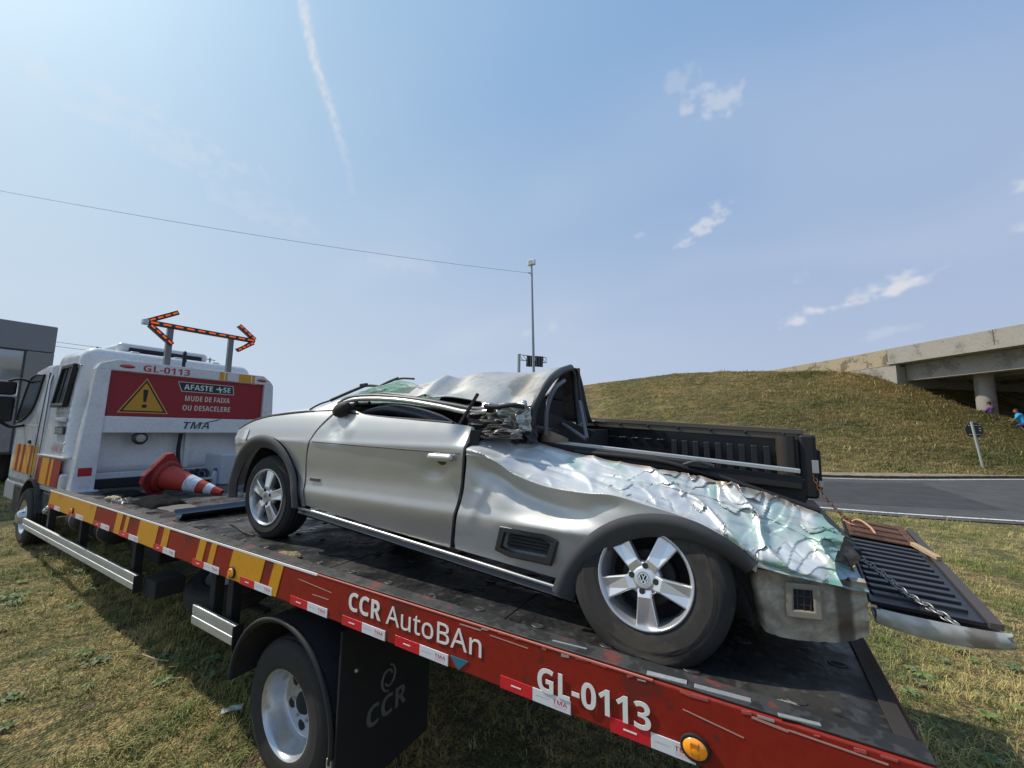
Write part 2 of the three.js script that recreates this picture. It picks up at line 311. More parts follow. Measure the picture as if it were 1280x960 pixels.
{
  const asMap = tex(512, (u, v) => { const a = tn(u, v, 5, 5, 3), c = tn(u, v, 110, 2, 5); const k = .062 * (1 + .5 * a + 1.3 * c); return [k * 1.02, k, k * .98]; }, true, .3);
  const asphalt = std([1, 1, 1], .88, 0, { map: asMap, bumpMap: fineBump, bumpScale: .004 });
  const as2 = asMap.clone(); as2.needsUpdate = true;
  const patch = std([.62, .62, .64], .85, 0, { map: as2, bumpMap: fineBump, bumpScale: .004 });
  const paintMap = tex(256, (u, v) => { const k = ss(.1, .3, tn(u, v, 18, 4, 3)); return [lerp(.62, .2, k), lerp(.61, .195, k), lerp(.58, .185, k)]; }, true, .7);
  const paint = std([1, 1, 1], .7, 0, { map: paintMap });
  const dirtMap = tex(512, (u, v) => { const a = tn(u, v, 6, 5, 3), c = tn(u, v, 80, 2, 5); const k = 1 + .7 * a + .9 * c; return [.30 * k, .235 * k, .16 * k]; }, true, .4);
  const road = struct('road', strip(nearC, -.35, farC, .3, .010, .010), asphalt);
  const edge1 = part(road, 'edge_line', strip(nearC, 0, nearC, .14, .016, .016), paint);
  const edge2 = part(road, 'edge_line', strip(farC, -.32, farC, -.16, .016, .016), paint);
  // darker lane area with a slanted end
  const inner = [], outer = [];
  const P = (tn_, k) => { const a = nearC.getPoint(tn_), b = farC.getPoint(tn_); return [lerp(a.x, b.x, k), lerp(a.z, b.z, k)]; };
  const lane = []; for (let i = 0; i <= 20; i++) lane.push(P(.18 + .25 * i / 20, .80)); for (let i = 20; i >= 0; i--) lane.push(P(.18 + .31 * i / 20, .14));
  const sh = new THREE.ShapeGeometry(new THREE.Shape(lane.map(p => new THREE.Vector2(p[0], -p[1])))); sh.rotateX(-Math.PI / 2); sh.translate(0, .0145, 0);
  { const p = sh.attributes.position, uv = []; for (let i = 0; i < p.count; i++) uv.push(p.getX(i), p.getZ(i)); sh.setAttribute('uv', new THREE.Float32BufferAttribute(uv, 2)); }
  part(road, 'darker_lane_area', sh, patch);
  // kerb with a broken, soil covered face, then a bare strip
  const kerbMat = M.concreteOld, K = [];
  for (let i = 0; i < 150; i++) { const t0 = .30 + .4 * i / 150, t1 = .30 + .4 * (i + .96) / 150; const a = farC.getPoint(t0), b = farC.getPoint(t1), d = farC.getTangent(t0), y = .10 + .05 * fbm(i * .4, 2, 1, 3);
    K.push(bar([a.x + d.z * .38, y / 2, a.z - d.x * .38], [b.x + d.z * .38, y / 2, b.z - d.x * .38], .16, y)); }
  const kerb = struct('kerb', boxUV(merge(K)), std([.16, .13, .10], .95, 0, { map: blotch }));
  struct('bare_verge', strip(farC, .46, farC, 1.9, .075, .09), std([1, 1, 1], .95, 0, { map: dirtMap, bumpMap: fineBump, bumpScale: .03 }));
}
// map axes of the ramp (turned 30.6 degrees): along it and across it
const F2 = [-.5093, -.8606], R2 = [.8606, -.5093];
const at2 = (xc, Z, y = 0) => [F2[0] * Z + R2[0] * xc, y, 1.317 + F2[1] * Z + R2[1] * xc];
const Bo = [9.5, -38], Be = [.6247, .7809], Bn = [.7809, -.6247]; // overpass: a point of its near face, its run, its width
const br = (s, w, y) => [Bo[0] + Be[0] * s + Bn[0] * w, y, Bo[1] + Be[1] * s + Bn[1] * w];
// embankment
const toeL = [[-2.5, 150, .05], [0, 100, .05], [5, 60, .05], [9, 34, .05], [13, 21, .05], [17, 19.3, .05], [22, 19.2, .05], [27, 19.0, .05], [30, 18.9, .05], [31.5, 18.7, .05], [33, 18.6, .05], [35.5, 18.4, .05]];
const crestL = [[-4, 175, 9.6], [0.5, 130, 9.7], [6, 92, 9.7], [11.5, 68, 9.75], [18.3, 55, 9.75], [24, 45, 9.2], [26.8, 38, 8.2], [27.9, 33, 7.45], [28.6, 29.3, 5.8], [29.65, 27.6, 4.3], [30.1, 25.6, 3.55], [30.3, 24.2, 2.75], [30.9, 22.6, 1.6]];
{
  const tc = new THREE.CatmullRomCurve3(toeL.map(p => V(...p))), cc = new THREE.CatmullRomCurve3(crestL.map(p => V(...p)));
  const nu = 220, nv = 70, P = [], U = [], C = [], I = [];
  const row = [];
  for (let i = 0; i <= nu; i++) {
    const t = i / nu, a = tc.getPoint(t), b = cc.getPoint(t);
    for (let j = 0; j <= nv + 3; j++) {
      let x, y, z;
      if (j <= nv) {
        const v = j / nv, s = v; const A = at2(lerp(a.x, b.x, s), lerp(a.y, b.y, s));
        const prof = v < .12 ? v * v / .24 * 1.0 : (v - .06); const hh = prof / .94;
        const top = 1 - .035 * ss(.85, 1, v);
        y = lerp(.05, b.z, clamp(hh)) * top; x = A[0]; z = A[2];
        const k = ss(0, .1, v); y += k * (.28 * fbm(x * .16, z * .16, 3, 3) + .13 * fbm(x * .7, z * .7, 5, 4));
      } else { const A = at2(b.x, b.y), w = [0, 7, 14, 26][j - nv], yy = b.z * .965 + .05; x = A[0] + Bn[0] * w; z = A[2] + Bn[1] * w; y = j === nv + 3 ? -.5 : yy - .15; }
      P.push(x, y, z); const L = Math.hypot(x - a.x, z);
      U.push(x * .55 + y * .6, z * .55 - y * .5);
      const k = .92 + .95 * fbm(x * .22, y * .5, z * .22, 4), d = fbm(x * .11, y * .4 + 3, z * .11, 3) + .25 * ss(1, 6, y) - .12;
      C.push(clamp(k * (1.02 + d * .42), .4, 1.4), clamp(k * (.92 + d * .05), .4, 1.3), clamp(k * .8, .4, 1.2));
    }
  }
  const Wd = nv + 4;
  for (let i = 0; i < nu; i++) for (let j = 0; j < Wd - 1; j++) { const q = i * Wd + j; I.push(q, q + Wd, q + 1, q + 1, q + Wd, q + Wd + 1); }
  const g = new THREE.BufferGeometry(); g.setAttribute('position', new THREE.Float32BufferAttribute(P, 3)); g.setAttribute('uv', new THREE.Float32BufferAttribute(U, 2)); g.setAttribute('color', new THREE.Float32BufferAttribute(C, 3)); g.setIndex(I); g.computeVertexNormals();
  const m2 = grassMap.clone(); m2.repeat.set(.3, .3); m2.needsUpdate = true; const b2 = fineBump.clone(); b2.repeat.set(.5, .5); b2.needsUpdate = true;
  const emb = struct('embankment', g, std([1, 1, 1], .95, 0, { map: m2, bumpMap: b2, bumpScale: .12, vertexColors: true }));
  // rough tufts on its face
  const pos = g.attributes.position;
  globalThis.__embH = (x, z) => { let b = 1e9, y = 0; for (let i = 0; i < pos.count; i++) { const d = (pos.getX(i) - x) ** 2 + (pos.getZ(i) - z) ** 2; if (d < b) { b = d; y = pos.getY(i); } } return y; };
  globalThis.__embPos = pos; globalThis.__embW = Wd; globalThis.__embNu = nu; globalThis.__embNv = nv;
}
// grass: tufts of bent blades
{
  function tuft(nb, h, spread, wd) {
    const P = [], Nn = [];
    for (let k = 0; k < nb; k++) {
      const a = rr(0, 6.283), r = rr(0, spread), x = Math.cos(a) * r, z = Math.sin(a) * r, b = rr(0, 6.283), len = h * rr(.55, 1.1), lean = rr(.45, 1.7), w = wd * rr(.7, 1.3);
      const dx = Math.cos(b), dz = Math.sin(b), sx = -dz * w, sz = dx * w;
      const m = [x + dx * len * lean * .35, len * .62, z + dz * len * lean * .35], t = [x + dx * len * lean, len * Math.max(.28, 1.02 - .40 * lean), z + dz * len * lean];
      P.push(x - sx, 0, z - sz, x + sx, 0, z + sz, m[0] + sx * .8, m[1], m[2] + sz * .8, x - sx, 0, z - sz, m[0] + sx * .8, m[1], m[2] + sz * .8, m[0] - sx * .8, m[1], m[2] - sz * .8, m[0] - sx * .8, m[1], m[2] - sz * .8, m[0] + sx * .8, m[1], m[2] + sz * .8, ...t);
    }
    const g = new THREE.BufferGeometry(); g.setAttribute('position', new THREE.Float32BufferAttribute(P, 3)); g.computeVertexNormals(); return g;
  }
  const blade = new THREE.MeshPhysicalMaterial({ color: 0xffffff, roughness: .75, transmission: .22, thickness: 0, side: THREE.DoubleSide });
  const kinds = [tuft(12, .062, .05, .0017), tuft(9, .045, .055, .0016), tuft(8, .085, .03, .0019), tuft(10, .03, .06, .0021)];
  const lists = kinds.map(() => []);
  function scatter(x0, x1, z0, z1, dens, sc) {
    const n = Math.round((x1 - x0) * (z1 - z0) * dens);
    for (let i = 0; i < n; i++) {
      const x = rr(x0, x1), z = rr(z0, z1); if (z < -11.5 - .0 * x) continue;
      const d = fbm(x * 1.1, z * 1.1, 2, 3); if (rnd() > .70 + d * 2.6) continue;
      const q = fbm(x * .8 + 9, z * .8, 6, 3), kk = rnd() < .18 ? 2 : rnd() < .45 ? 1 : rnd() < .5 ? 3 : 0;
      const dry = clamp(.5 + q * 1.9 + rr(-.42, .42));
      const br_ = rr(.7, 1.25), c = [lerp(.16, .60, dry) * br_, lerp(.21, .475, dry) * br_, lerp(.035, .185, dry) * br_];
      lists[kk].push([x, groundH(x, z) - .003, z, rr(0, 6.28), sc * rr(.6, 1.2) * (1 + 1.1 * Math.max(0, fbm(x * 2.3 + 4, z * 2.3, 8, 2))) * (rnd() < .03 ? 1.6 : 1), c]);
    }
  }
  scatter(-7.5, -.8, -.9, 2.4, 620, 1);
  scatter(-14, -7.5, -2.2, 3.5, 200, 1.1);
  scatter(-4, .5, -4, -.9, 160, 1);
  scatter(.2, 5, -4.5, .4, 520, 1);
  scatter(.2, 8, -8, -4.5, 320, 1.1);
  scatter(-2, 12, -12, -8, 190, 1.2);
  scatter(5, 12, -8, -2, 130, 1.2);
  const o = new THREE.Group(); 
  lists.forEach((L, k) => {
    const m = new THREE.InstancedMesh(kinds[k], blade, L.length), D = new THREE.Object3D();
    L.forEach((q, i) => { D.position.set(q[0], q[1], q[2]); D.rotation.set(0, q[3], 0); D.scale.setScalar(q[4]); D.updateMatrix(); m.setMatrixAt(i, D.matrix); m.setColorAt(i, lin(...q[5])); });
    m.name = numbered('verge_grass'); m.userData = { kind: 'stuff', label: ['short dry and green grass covering the roadside verge', 'low trodden grass of the roadside verge', 'taller loose grass tufts on the roadside verge', 'flattened straw coloured grass on the roadside verge'][k], category: 'grass' }; shadow(m); scene.add(m);
  });
  // broad leaved weeds among the grass
  { const P = []; for (let k = 0; k < 9; k++) { const b = k * .7 + rr(-.2, .2), dx = Math.cos(b), dz = Math.sin(b), L = rr(.05, .085), w = rr(.011, .017), sx = -dz * w, sz = dx * w, h = rr(.012, .03);
      const q = [[0, .004, 0], [dx * L * .5 + sx, h, dz * L * .5 + sz], [dx * L * .5 - sx, h, dz * L * .5 - sz], [dx * L, h * .5, dz * L]]; P.push(...q[0], ...q[1], ...q[2], ...q[2], ...q[1], ...q[3]); }
    const g = new THREE.BufferGeometry(); g.setAttribute('position', new THREE.Float32BufferAttribute(P, 3)); g.computeVertexNormals();
    const L = []; for (let i = 0; i < 520; i++) { const l = i < 260, x = l ? rr(-7, -1.6) : rr(.4, 6), z = l ? rr(-.6, 2) : rr(-7, -.5); if (fbm(x * .9, z * .9, 3, 2) < 0) continue; L.push([x, z]); }
    const m = new THREE.InstancedMesh(g, blade, L.length), D = new THREE.Object3D(); L.forEach(([x, z], i) => { D.position.set(x, groundH(x, z) + .012, z); D.rotation.set(0, rr(0, 6), 0); D.scale.setScalar(rr(.6, 1.3)); D.updateMatrix(); m.setMatrixAt(i, D.matrix); m.setColorAt(i, lin(rr(.07, .15), rr(.14, .22), rr(.03, .06))); });
    m.name = 'verge_weeds'; m.userData = { kind: 'stuff', label: 'small broad leaved green weeds scattered in the verge grass', category: 'weeds' }; shadow(m); scene.add(m); }
  // embankment tufts
  const ek = tuft(9, .17, .16, .008), E = [], pos = globalThis.__embPos, Wd = globalThis.__embW, nu = globalThis.__embNu, nv = globalThis.__embNv;
  const A = V(0, 0, 0), B = V(0, 0, 0), Cc = V(0, 0, 0);
  for (let i = 0; i < 60000; i++) {
    const u = Math.floor(rr(.28, .999) * nu), v = Math.floor(rr(.02, 1) * nv), q = u * Wd + v;
    A.fromBufferAttribute(pos, q); B.fromBufferAttribute(pos, q + 1); Cc.fromBufferAttribute(pos, q + Wd);
    const s = rnd(), t = rnd(), x = A.x + (B.x - A.x) * s + (Cc.x - A.x) * t, y = A.y + (B.y - A.y) * s + (Cc.y - A.y) * t, z = A.z + (B.z - A.z) * s + (Cc.z - A.z) * t;
    const d = fbm(x * .25, y * .4, z * .25, 3); if (rnd() > .75 + d) continue;
    const dry = clamp(.45 + fbm(x * .18 + 3, y * .5, z * .18, 3) * 1.6 + rr(-.3, .3) + .2 * ss(1, 7, y)), b = rr(.7, 1.2);
    E.push([x, y - .02, z, rr(0, 6.28), rr(.6, 1.3) * (rnd() < .05 ? 1.9 : 1), [lerp(.16, .46, dry) * b, lerp(.18, .345, dry) * b, lerp(.04, .135, dry) * b]]);
  }
  const m = new THREE.InstancedMesh(ek, blade, E.length), D = new THREE.Object3D();
  E.forEach((q, i) => { D.position.set(q[0], q[1], q[2]); D.rotation.set(0, q[3], 0); D.scale.setScalar(q[4]); D.updateMatrix(); m.setMatrixAt(i, D.matrix); m.setColorAt(i, lin(...q[5])); });
  m.name = 'embankment_grass'; m.userData = { kind: 'stuff', label: 'rough dry grass covering the embankment below the overpass', category: 'grass' }; shadow(m); scene.add(m);
}
// ---------------------------------------------------------------- overpass
function bbox(s0, s1, w0, w1, y0, y1, r = .03) { // box in the overpass frame (s along the run, w across)
  const g = bb(s0, s1, y0, y1, w0, w1, r); // x=s, z=w
  const m = new THREE.Matrix4().makeBasis(V(Be[0], 0, Be[1]), V(0, 1, 0), V(Bn[0], 0, Bn[1])).setPosition(Bo[0], 0, Bo[1]); 
  g.applyMatrix4(m); const a = g.index?.array; if (m.determinant() < 0) { const ix = g.index ? Array.from(g.index.array) : [...Array(g.attributes.position.count).keys()]; for (let k = 0; k < ix.length; k += 3) [ix[k], ix[k + 1]] = [ix[k + 1], ix[k]]; g.setIndex(ix); }
  return g;
}
{
  const o = thing('overpass', 'weathered concrete road overpass with solid parapet rising above the grass embankment', 'bridge');
  for (let k = 0; k < 7; k++) part(o, 'parapet_panel', bbox(-.4 + 6 * k, 5.585 + 6 * k, -.12, .12, 7.32, 8.3, .03), M.concrete);
  for (let k = 0; k < 4; k++) part(o, 'parapet_panel', bbox(-6.4 - 6 * k, -.415 - 6 * k, -.12, .12, 7.0, 8.27 + .03 * k, .03), M.concreteOld, 'older stained yellowish parapet panel');
  part(o, 'edge_beam', bbox(-.4, 41, -.22, .9, 7.08, 7.318, .02), M.concrete);
  part(o, 'deck_slab', bbox(-.4, 41, .9, 13, 6.95, 7.3, .02), M.concrete);
  for (let k = 0; k < 5; k++) part(o, 'girder', bbox(.1, 41, .75 + 2.8 * k, 1.35 + 2.8 * k, 5.85, 7.08, .03), M.concrete);
  part(o, 'far_parapet', bbox(-.4, 41, 12.8, 13.05, 7.3, 8.3, .03), M.concrete);
  // wing wall and abutment
  const wing = prism([[-6.5, 6.4], [-.42, 3.0], [.1, 3.0], [.1, 7.07], [-6.5, 7.0]], -.1, .3, .02);
  const m = new THREE.Matrix4().makeBasis(V(Be[0], 0, Be[1]), V(0, 1, 0), V(Bn[0], 0, Bn[1])).setPosition(Bo[0], 0, Bo[1]); wing.applyMatrix4(m); { const ix = [...Array(wing.attributes.position.count).keys()]; for (let k = 0; k < ix.length; k += 3) [ix[k], ix[k + 1]] = [ix[k + 1], ix[k]]; wing.setIndex(ix); }
  part(o, 'wing_wall', wing, M.concrete);
  part(o, 'abutment', bbox(-.7, .05, .32, 13, 2.5, 6.9, .02), M.concrete);
  for (let r = 0; r < 2; r++) {
    for (const w of [2.3, 6.7, 11.1]) { const p = br(3.4 + 15 * r, w, 0), c = new THREE.CylinderGeometry(.46, .46, 6.95, 32); c.translate(p[0], 3.47, p[2]); part(o, 'column', boxUV(c), M.concrete); }
  }
  const o2 = thing('overpass', 'second concrete overpass seen in the dark gap under the first one', 'bridge');
  part(o2, 'edge_beam', bbox(-3, 41, 18.6, 19.6, 6.3, 6.7, .02), M.concrete); part(o2, 'parapet', bbox(-3, 41, 18.6, 18.85, 6.7, 7.7, .02), M.concrete);
  part(o2, 'deck_slab', bbox(-3, 41, 19.6, 31, 6.2, 6.5, .02), M.concrete);
  for (let k = 0; k < 3; k++) part(o2, 'girder', bbox(-3, 41, 19.6 + 4 * k, 20.2 + 4 * k, 5.1, 6.3, .02), M.concrete);
  for (const w of [21, 28]) { const p = br(7, w, 0), c = new THREE.CylinderGeometry(.6, .6, 5.2, 28); c.translate(p[0], 2.5, p[2]); part(o2, 'column', boxUV(c), M.concrete); }
  part(o2, 'abutment', bbox(-3.6, -3, 18.6, 31, 0, 6.6, .02), M.concrete);
}
// ---------------------------------------------------------------- lamp posts, wires, gantry, road sign
function lampPost(p, top, label, lean) {
  const o = thing('lamp_post', label, 'lamp post', 'lamp posts along the ramp');
  const b = [p[0], groundH(p[0], p[2]), p[2]], t = [p[0] + lean[0], top, p[2] + lean[1]];
  part(o, 'pole', rod(b, t, .11, .055, 16), M.pole);
  part(o, 'base', rod(b, [b[0], b[1] + .5, b[2]], .17, .15, 16), M.pole);
  const h = bb(-.24, .24, 0, .34, -.12, .12, .03); h.translate(t[0], t[1] - .02, t[2]); part(o, 'floodlight', h, std([.75, .75, .74], .35, .2));
  const gl = bb(-.17, .17, .06, .28, .1, .135, .005); gl.rotateY(.35); gl.translate(t[0], t[1] - .02, t[2] + .02); part(o, 'lens', gl, phy([.8, .82, .8], .1, 0, { clearcoat: 1 }));
  part(o, 'wire_bracket', rod([t[0], t[1] - .55, t[2]], [t[0] - .22 * R2[0], t[1] - .52, t[2] - .22 * R2[1]], .035), M.pole);
  return t;
}
{
  const p1 = at2(1.45, 24), t1 = lampPost(p1, 12.2, 'tall slim grey lamp post with a single floodlight, standing behind the wrecked pickup', [-.32 * R2[0], -.32 * R2[1]]);
  const p2 = at2(-33, 12.5), t2 = lampPost(p2, 13.2, 'slim grey lamp post carrying the far end of the overhead wire', [0, 0]);
  const w = []; for (let i = 0; i <= 20; i++) { const s = i / 20, sag = 4 * s * (1 - s) * .55; w.push([lerp(t1[0] - .22 * R2[0], t2[0], s), lerp(t1[1] - .52, t2[1] - .55, s) - sag, lerp(t1[2] - .22 * R2[1], t2[2], s)]); }
  single('overhead_wire', tube(w, .010, 80, 6), M.pole, 'thin overhead wire strung from the lamp post across the sky', 'wire');
  // two lines far off behind the tow truck cab
  for (let k = 0; k < 2; k++) {
    const a = at2(-78, 50, 15.2 - .7 * k), b = at2(-46, 60, 12.0 - .5 * k), c = []; for (let i = 0; i <= 12; i++) { const s = i / 12; c.push([lerp(a[0], b[0], s), lerp(a[1], b[1], s) - 4 * s * (1 - s) * .5, lerp(a[2], b[2], s)]); }
    single('power_line', tube(c, .03, 40, 5), M.black, k ? 'lower thin power line far behind the tow truck cab' : 'upper thin power line far behind the tow truck cab', 'power line');
  }
  for (const [xc, Z, h] of [[-46, 60, 12.2], [-78, 50, 15.4]]) { const p = at2(xc, Z), o = thing('utility_pole', xc > -50 ? 'distant utility pole holding the power lines behind the cab' : 'distant utility pole at the far end of the power lines', 'utility pole'); part(o, 'pole', rod([p[0], -.1, p[2]], [p[0], h, p[2]], .17, .11, 12), M.pole); part(o, 'cross_arm', bar([p[0] - .3, h - .25, p[2] - .8], [p[0] + .3, h - .25, p[2] + .8], .1, .12), M.pole); }
}
{ // sign gantry on the far approach road
  const o = thing('sign_gantry', 'distant dark message sign gantry showing above the crushed pickup roof', 'gantry');
  const g = (xc, Z, y) => at2(xc, Z, y), Z = 85;
  const y0 = 9.3, top = 18.3, xl = 1.45, xr = 7.3;
  for (const x of [xl]) part(o, 'post', bar(g(x, Z, y0), g(x, Z, top), .5, .5, [1, 0, 0]), M.pole);
  part(o, 'truss', [rod(g(xl, Z, top - .2), g(xr, Z, top - .8), .09), rod(g(xl, Z, top - 1.35), g(xr, Z, top - 1.9), .09), ...Array.from({ length: 7 }, (_, i) => rod(g(xl + i * .82, Z, top - .2 - i * .085), g(xl + (i + 1) * .82, Z, top - 1.4 - i * .09), .06)), rod(g(xr, Z, top - .8), g(xr, Z, top - 2), .08)], M.pole);
  for (let k = 0; k < 2; k++) { const x = 3.9 + k * 1.85; part(o, 'sign_panel', bar(g(x - .88, Z - .3, top - 1.65), g(x + .88, Z - .3, top - 1.75), .3, 2.3), M.black); for (let i = 0; i < 3; i++) part(o, 'panel_rib', bar(g(x - .6 + .6 * i, Z - .5, top - .7), g(x - .6 + .6 * i, Z - .5, top - 2.7), .1, .1, [1, 0, 0]), M.greyPaint); }
}
{ // road sign seen from the back
  const b = at2(23.75, 20.35), t = at2(23.2, 20.2), o = thing('road_sign', 'round traffic sign seen from its dark back on a leaning pole beside the ramp', 'traffic sign');
  part(o, 'pole', rod([b[0], -.05, b[2]], [t[0], 2.6, t[2]], .05, .05, 10), std([.5, .53, .5], .5, .3));
  const d = new THREE.CylinderGeometry(.38, .38, .012, 40); d.rotateX(Math.PI / 2); d.rotateY(.32); const c = at2(23.6, 20.46); d.translate(c[0], 2.2, c[2]); part(o, 'disc', d, std([.035, .036, .036], .6));
  for (const dy of [.24, -.22]) part(o, 'clamp_bar', bar(at2(23.25, 20.38, 2.2 + dy), at2(23.85, 20.38, 2.2 + dy), .05, .03), M.galv);
  for (const dy of [.1, -.02]) part(o, 'sticker', bar(at2(23.78, 20.40, 2.2 + dy), at2(23.94, 20.40, 2.2 + dy), .015, .045), M.stickerWhite);
}
// ---------------------------------------------------------------- people on the embankment
function figure(name, label, pos, turn, sc, parts) { // parts: [name, bones [[a,b,r0,r1]...], material]
  const o = thing(name, label, 'person'); o.position.set(...pos); o.rotation.y = turn; o.scale.setScalar(sc);
  for (const [pn, bones, mat] of parts) {
    const R = 40, mc = new MarchingCubes(R, mat, false, false, 60000); mc.isolation = 0; const lo = [-1, -.1, -1], S = 2;
    for (let k = 0; k < R; k++) for (let j = 0; j < R; j++) for (let i = 0; i < R; i++) {
      const p = V((i / R * 2 - 1), (j / R * 2 - 1) + .9, (k / R * 2 - 1)); let d = 1e9;
      for (const [a, b, r0, r1] of bones) { const ba = V(b[0] - a[0], b[1] - a[1], b[2] - a[2]), pa = V(p.x - a[0], p.y - a[1], p.z - a[2]); const t = clamp(pa.dot(ba) / Math.max(1e-6, ba.lengthSq())); const q = pa.addScaledVector(ba, -t).length() - lerp(r0, r1, t); const h = clamp(.5 + .5 * (d - q) / .04); d = lerp(d, q, h) - .04 * h * (1 - h); }
      mc.field[i + j * R + k * R * R] = -d;
    }
    mc.update(); const g = new THREE.BufferGeometry(), n = mc.count; g.setAttribute('position', new THREE.BufferAttribute(mc.positionArray.slice(0, n * 3), 3)); g.setAttribute('normal', new THREE.BufferAttribute(mc.normalArray.slice(0, n * 3), 3)); g.translate(0, .9, 0);
    part(o, pn, g, mat);
  }
  return o;
}
{
  const skin = std([.20, .10, .06], .6), blue = std([.02, .28, .55], .8), navy = std([.02, .03, .16], .8), hair = std([.012, .01, .009], .8), purple = std([.16, .07, .20], .85), dark = std([.03, .03, .035], .85);
  // crouching, reaching forward (+x is forward)
  const p1 = at2(30.05, 23.45), y1 = globalThis.__embH(p1[0], p1[2]);
  const hips = [0, .50, 0], chest = [.16, .98, 0], neck = [.2, 1.1, 0], head = [.26, 1.25, 0];
  figure('person', 'person in a bright blue shirt and navy shorts bending forward on the slope', [p1[0], y1 - .01, p1[2]], 2.6, 1.0, [
    ['body', [[hips, chest, .12, .15], [chest, neck, .08, .06], [neck, head, .06, .1], [head, [.27, 1.3, 0], .1, .1], [[.15, 1.02, .17], [.34, .80, .24], .05, .042], [[.34, .80, .24], [.56, .72, .2], .04, .034], [[.56, .72, .2], [.66, .7, .19], .035, .025], [[.15, 1.02, -.17], [.30, .78, -.24], .05, .042], [[.30, .78, -.24], [.44, .60, -.22], .04, .034], [[.44, .6, -.22], [.5, .53, -.2], .035, .025], [[0, .48, .1], [.26, .44, .14], .09, .065], [[.26, .44, .14], [.04, .08, .13], .06, .04], [[.04, .06, .13], [.2, .04, .14], .04, .03], [[0, .48, -.1], [.22, .42, -.14], .09, .065], [[.22, .42, -.14], [-.06, .08, -.14], .06, .04], [[-.06, .06, -.14], [.1, .04, -.14], .04, .03]], skin],
    ['shirt', [[[.0, .56, 0], chest, .145, .175], [chest, [.19, 1.06, 0], .1, .08], [[.15, 1.03, .15], [.27, .87, .22], .075, .066], [[.15, 1.03, -.15], [.25, .86, -.22], .075, .066]], blue],
    ['shorts', [[hips, [0, .54, 0], .15, .15], [[0, .48, .09], [.24, .45, .14], .115, .09], [[0, .48, -.09], [.2, .43, -.14], .115, .09]], navy],
    ['hair', [[[.23, 1.31, 0], [.26, 1.34, 0], .1, .095]], hair]]);
  const p2 = at2(30.2, 25.2), y2 = globalThis.__embH(p2[0], p2[2]);
  figure('person', 'person in purple clothes sitting against the base of the overpass column', [p2[0], y2 - .01, p2[2]], 2.2, 1, [
    ['body', [[[0, .14, 0], [-.04, .52, 0], .12, .14], [[-.04, .52, 0], [-.02, .66, 0], .07, .06], [[-.02, .66, 0], [.02, .80, 0], .08, .1], [[-.04, .54, .17], [.1, .34, .22], .05, .042], [[.1, .34, .22], [.32, .36, .14], .04, .034], [[.32, .36, .14], [.4, .38, .1], .034, .025], [[-.04, .54, -.17], [.1, .34, -.22], .05, .042], [[.1, .34, -.22], [.32, .36, -.14], .04, .034], [[.32, .36, -.14], [.4, .38, -.1], .034, .025], [[.02, .12, .09], [.38, .36, .12], .09, .065], [[.38, .36, .12], [.52, .05, .12], .055, .04], [[.52, .04, .12], [.66, .04, .12], .04, .03], [[.02, .12, -.09], [.38, .36, -.12], .09, .065], [[.38, .36, -.12], [.52, .05, -.12], .055, .04], [[.52, .04, -.12], [.66, .04, -.12], .04, .03]], skin],
    ['shirt', [[[0, .2, 0], [-.04, .53, 0], .145, .17], [[-.04, .54, .15], [.08, .36, .21], .072, .062], [[-.04, .54, -.15], [.08, .36, -.21], .072, .062]], purple],
    ['trousers', [[[.02, .14, 0], [.04, .15, 0], .14, .14], [[.02, .13, .09], [.38, .36, .12], .105, .08], [[.38, .36, .12], [.51, .1, .12], .075, .06], [[.02, .13, -.09], [.38, .36, -.12], .105, .08], [[.38, .36, -.12], [.51, .1, -.12], .075, .06]], dark],
    ['hair', [[[0, .85, 0], [0, .88, 0], .1, .09]], hair]]);
}
// ---------------------------------------------------------------- grey vehicle parked ahead of the tow truck
{
  const o = thing('box_truck', 'tall grey box truck with a wide glazed rear, parked ahead of the tow truck', 'truck');
  const x = -13.3, g0 = .55, zr = -1.06, zl = 1.6, top = 4.08;
  part(o, 'body', [bb(x - 6, x - .02, g0 + .7, top, zr, zl, .08)], M.greyPaint);
  part(o, 'top_band', bb(x - .02, x + .06, 3.47, top - .02, zr + .02, zl - .02, .02), std([.19, .2, .215], .5));
  part(o, 'corner_post', bb(x - .02, x + .06, g0 + .75, 3.46, zr + .02, zr + .42, .02), std([.21, .21, .2], .5));
  part(o, 'rear_window', bb(x - .01, x + .03, 2.25, 3.45, zr + .44, zl - .15, .02), phy([.30, .33, .35], .06, .55, { clearcoat: 1 }));
  part(o, 'lower_panel', bb(x - .02, x + .05, g0 + .75, 2.23, zr + .44, zl - .02, .02), M.greyPaint);
  for (const dx of [-1.2, -2.3]) for (const z of [zr + .2, zl - .2]) { const w = part(o, 'wheel', lathe([[.02, -.14], [.3, -.13], [.46, -.14], [.5, -.08], [.5, .08], [.46, .14], [.3, .13], [.02, .14]], 32), M.rubber); w.position.set(x + dx, groundH(x + dx, z) + .49, z); }
}
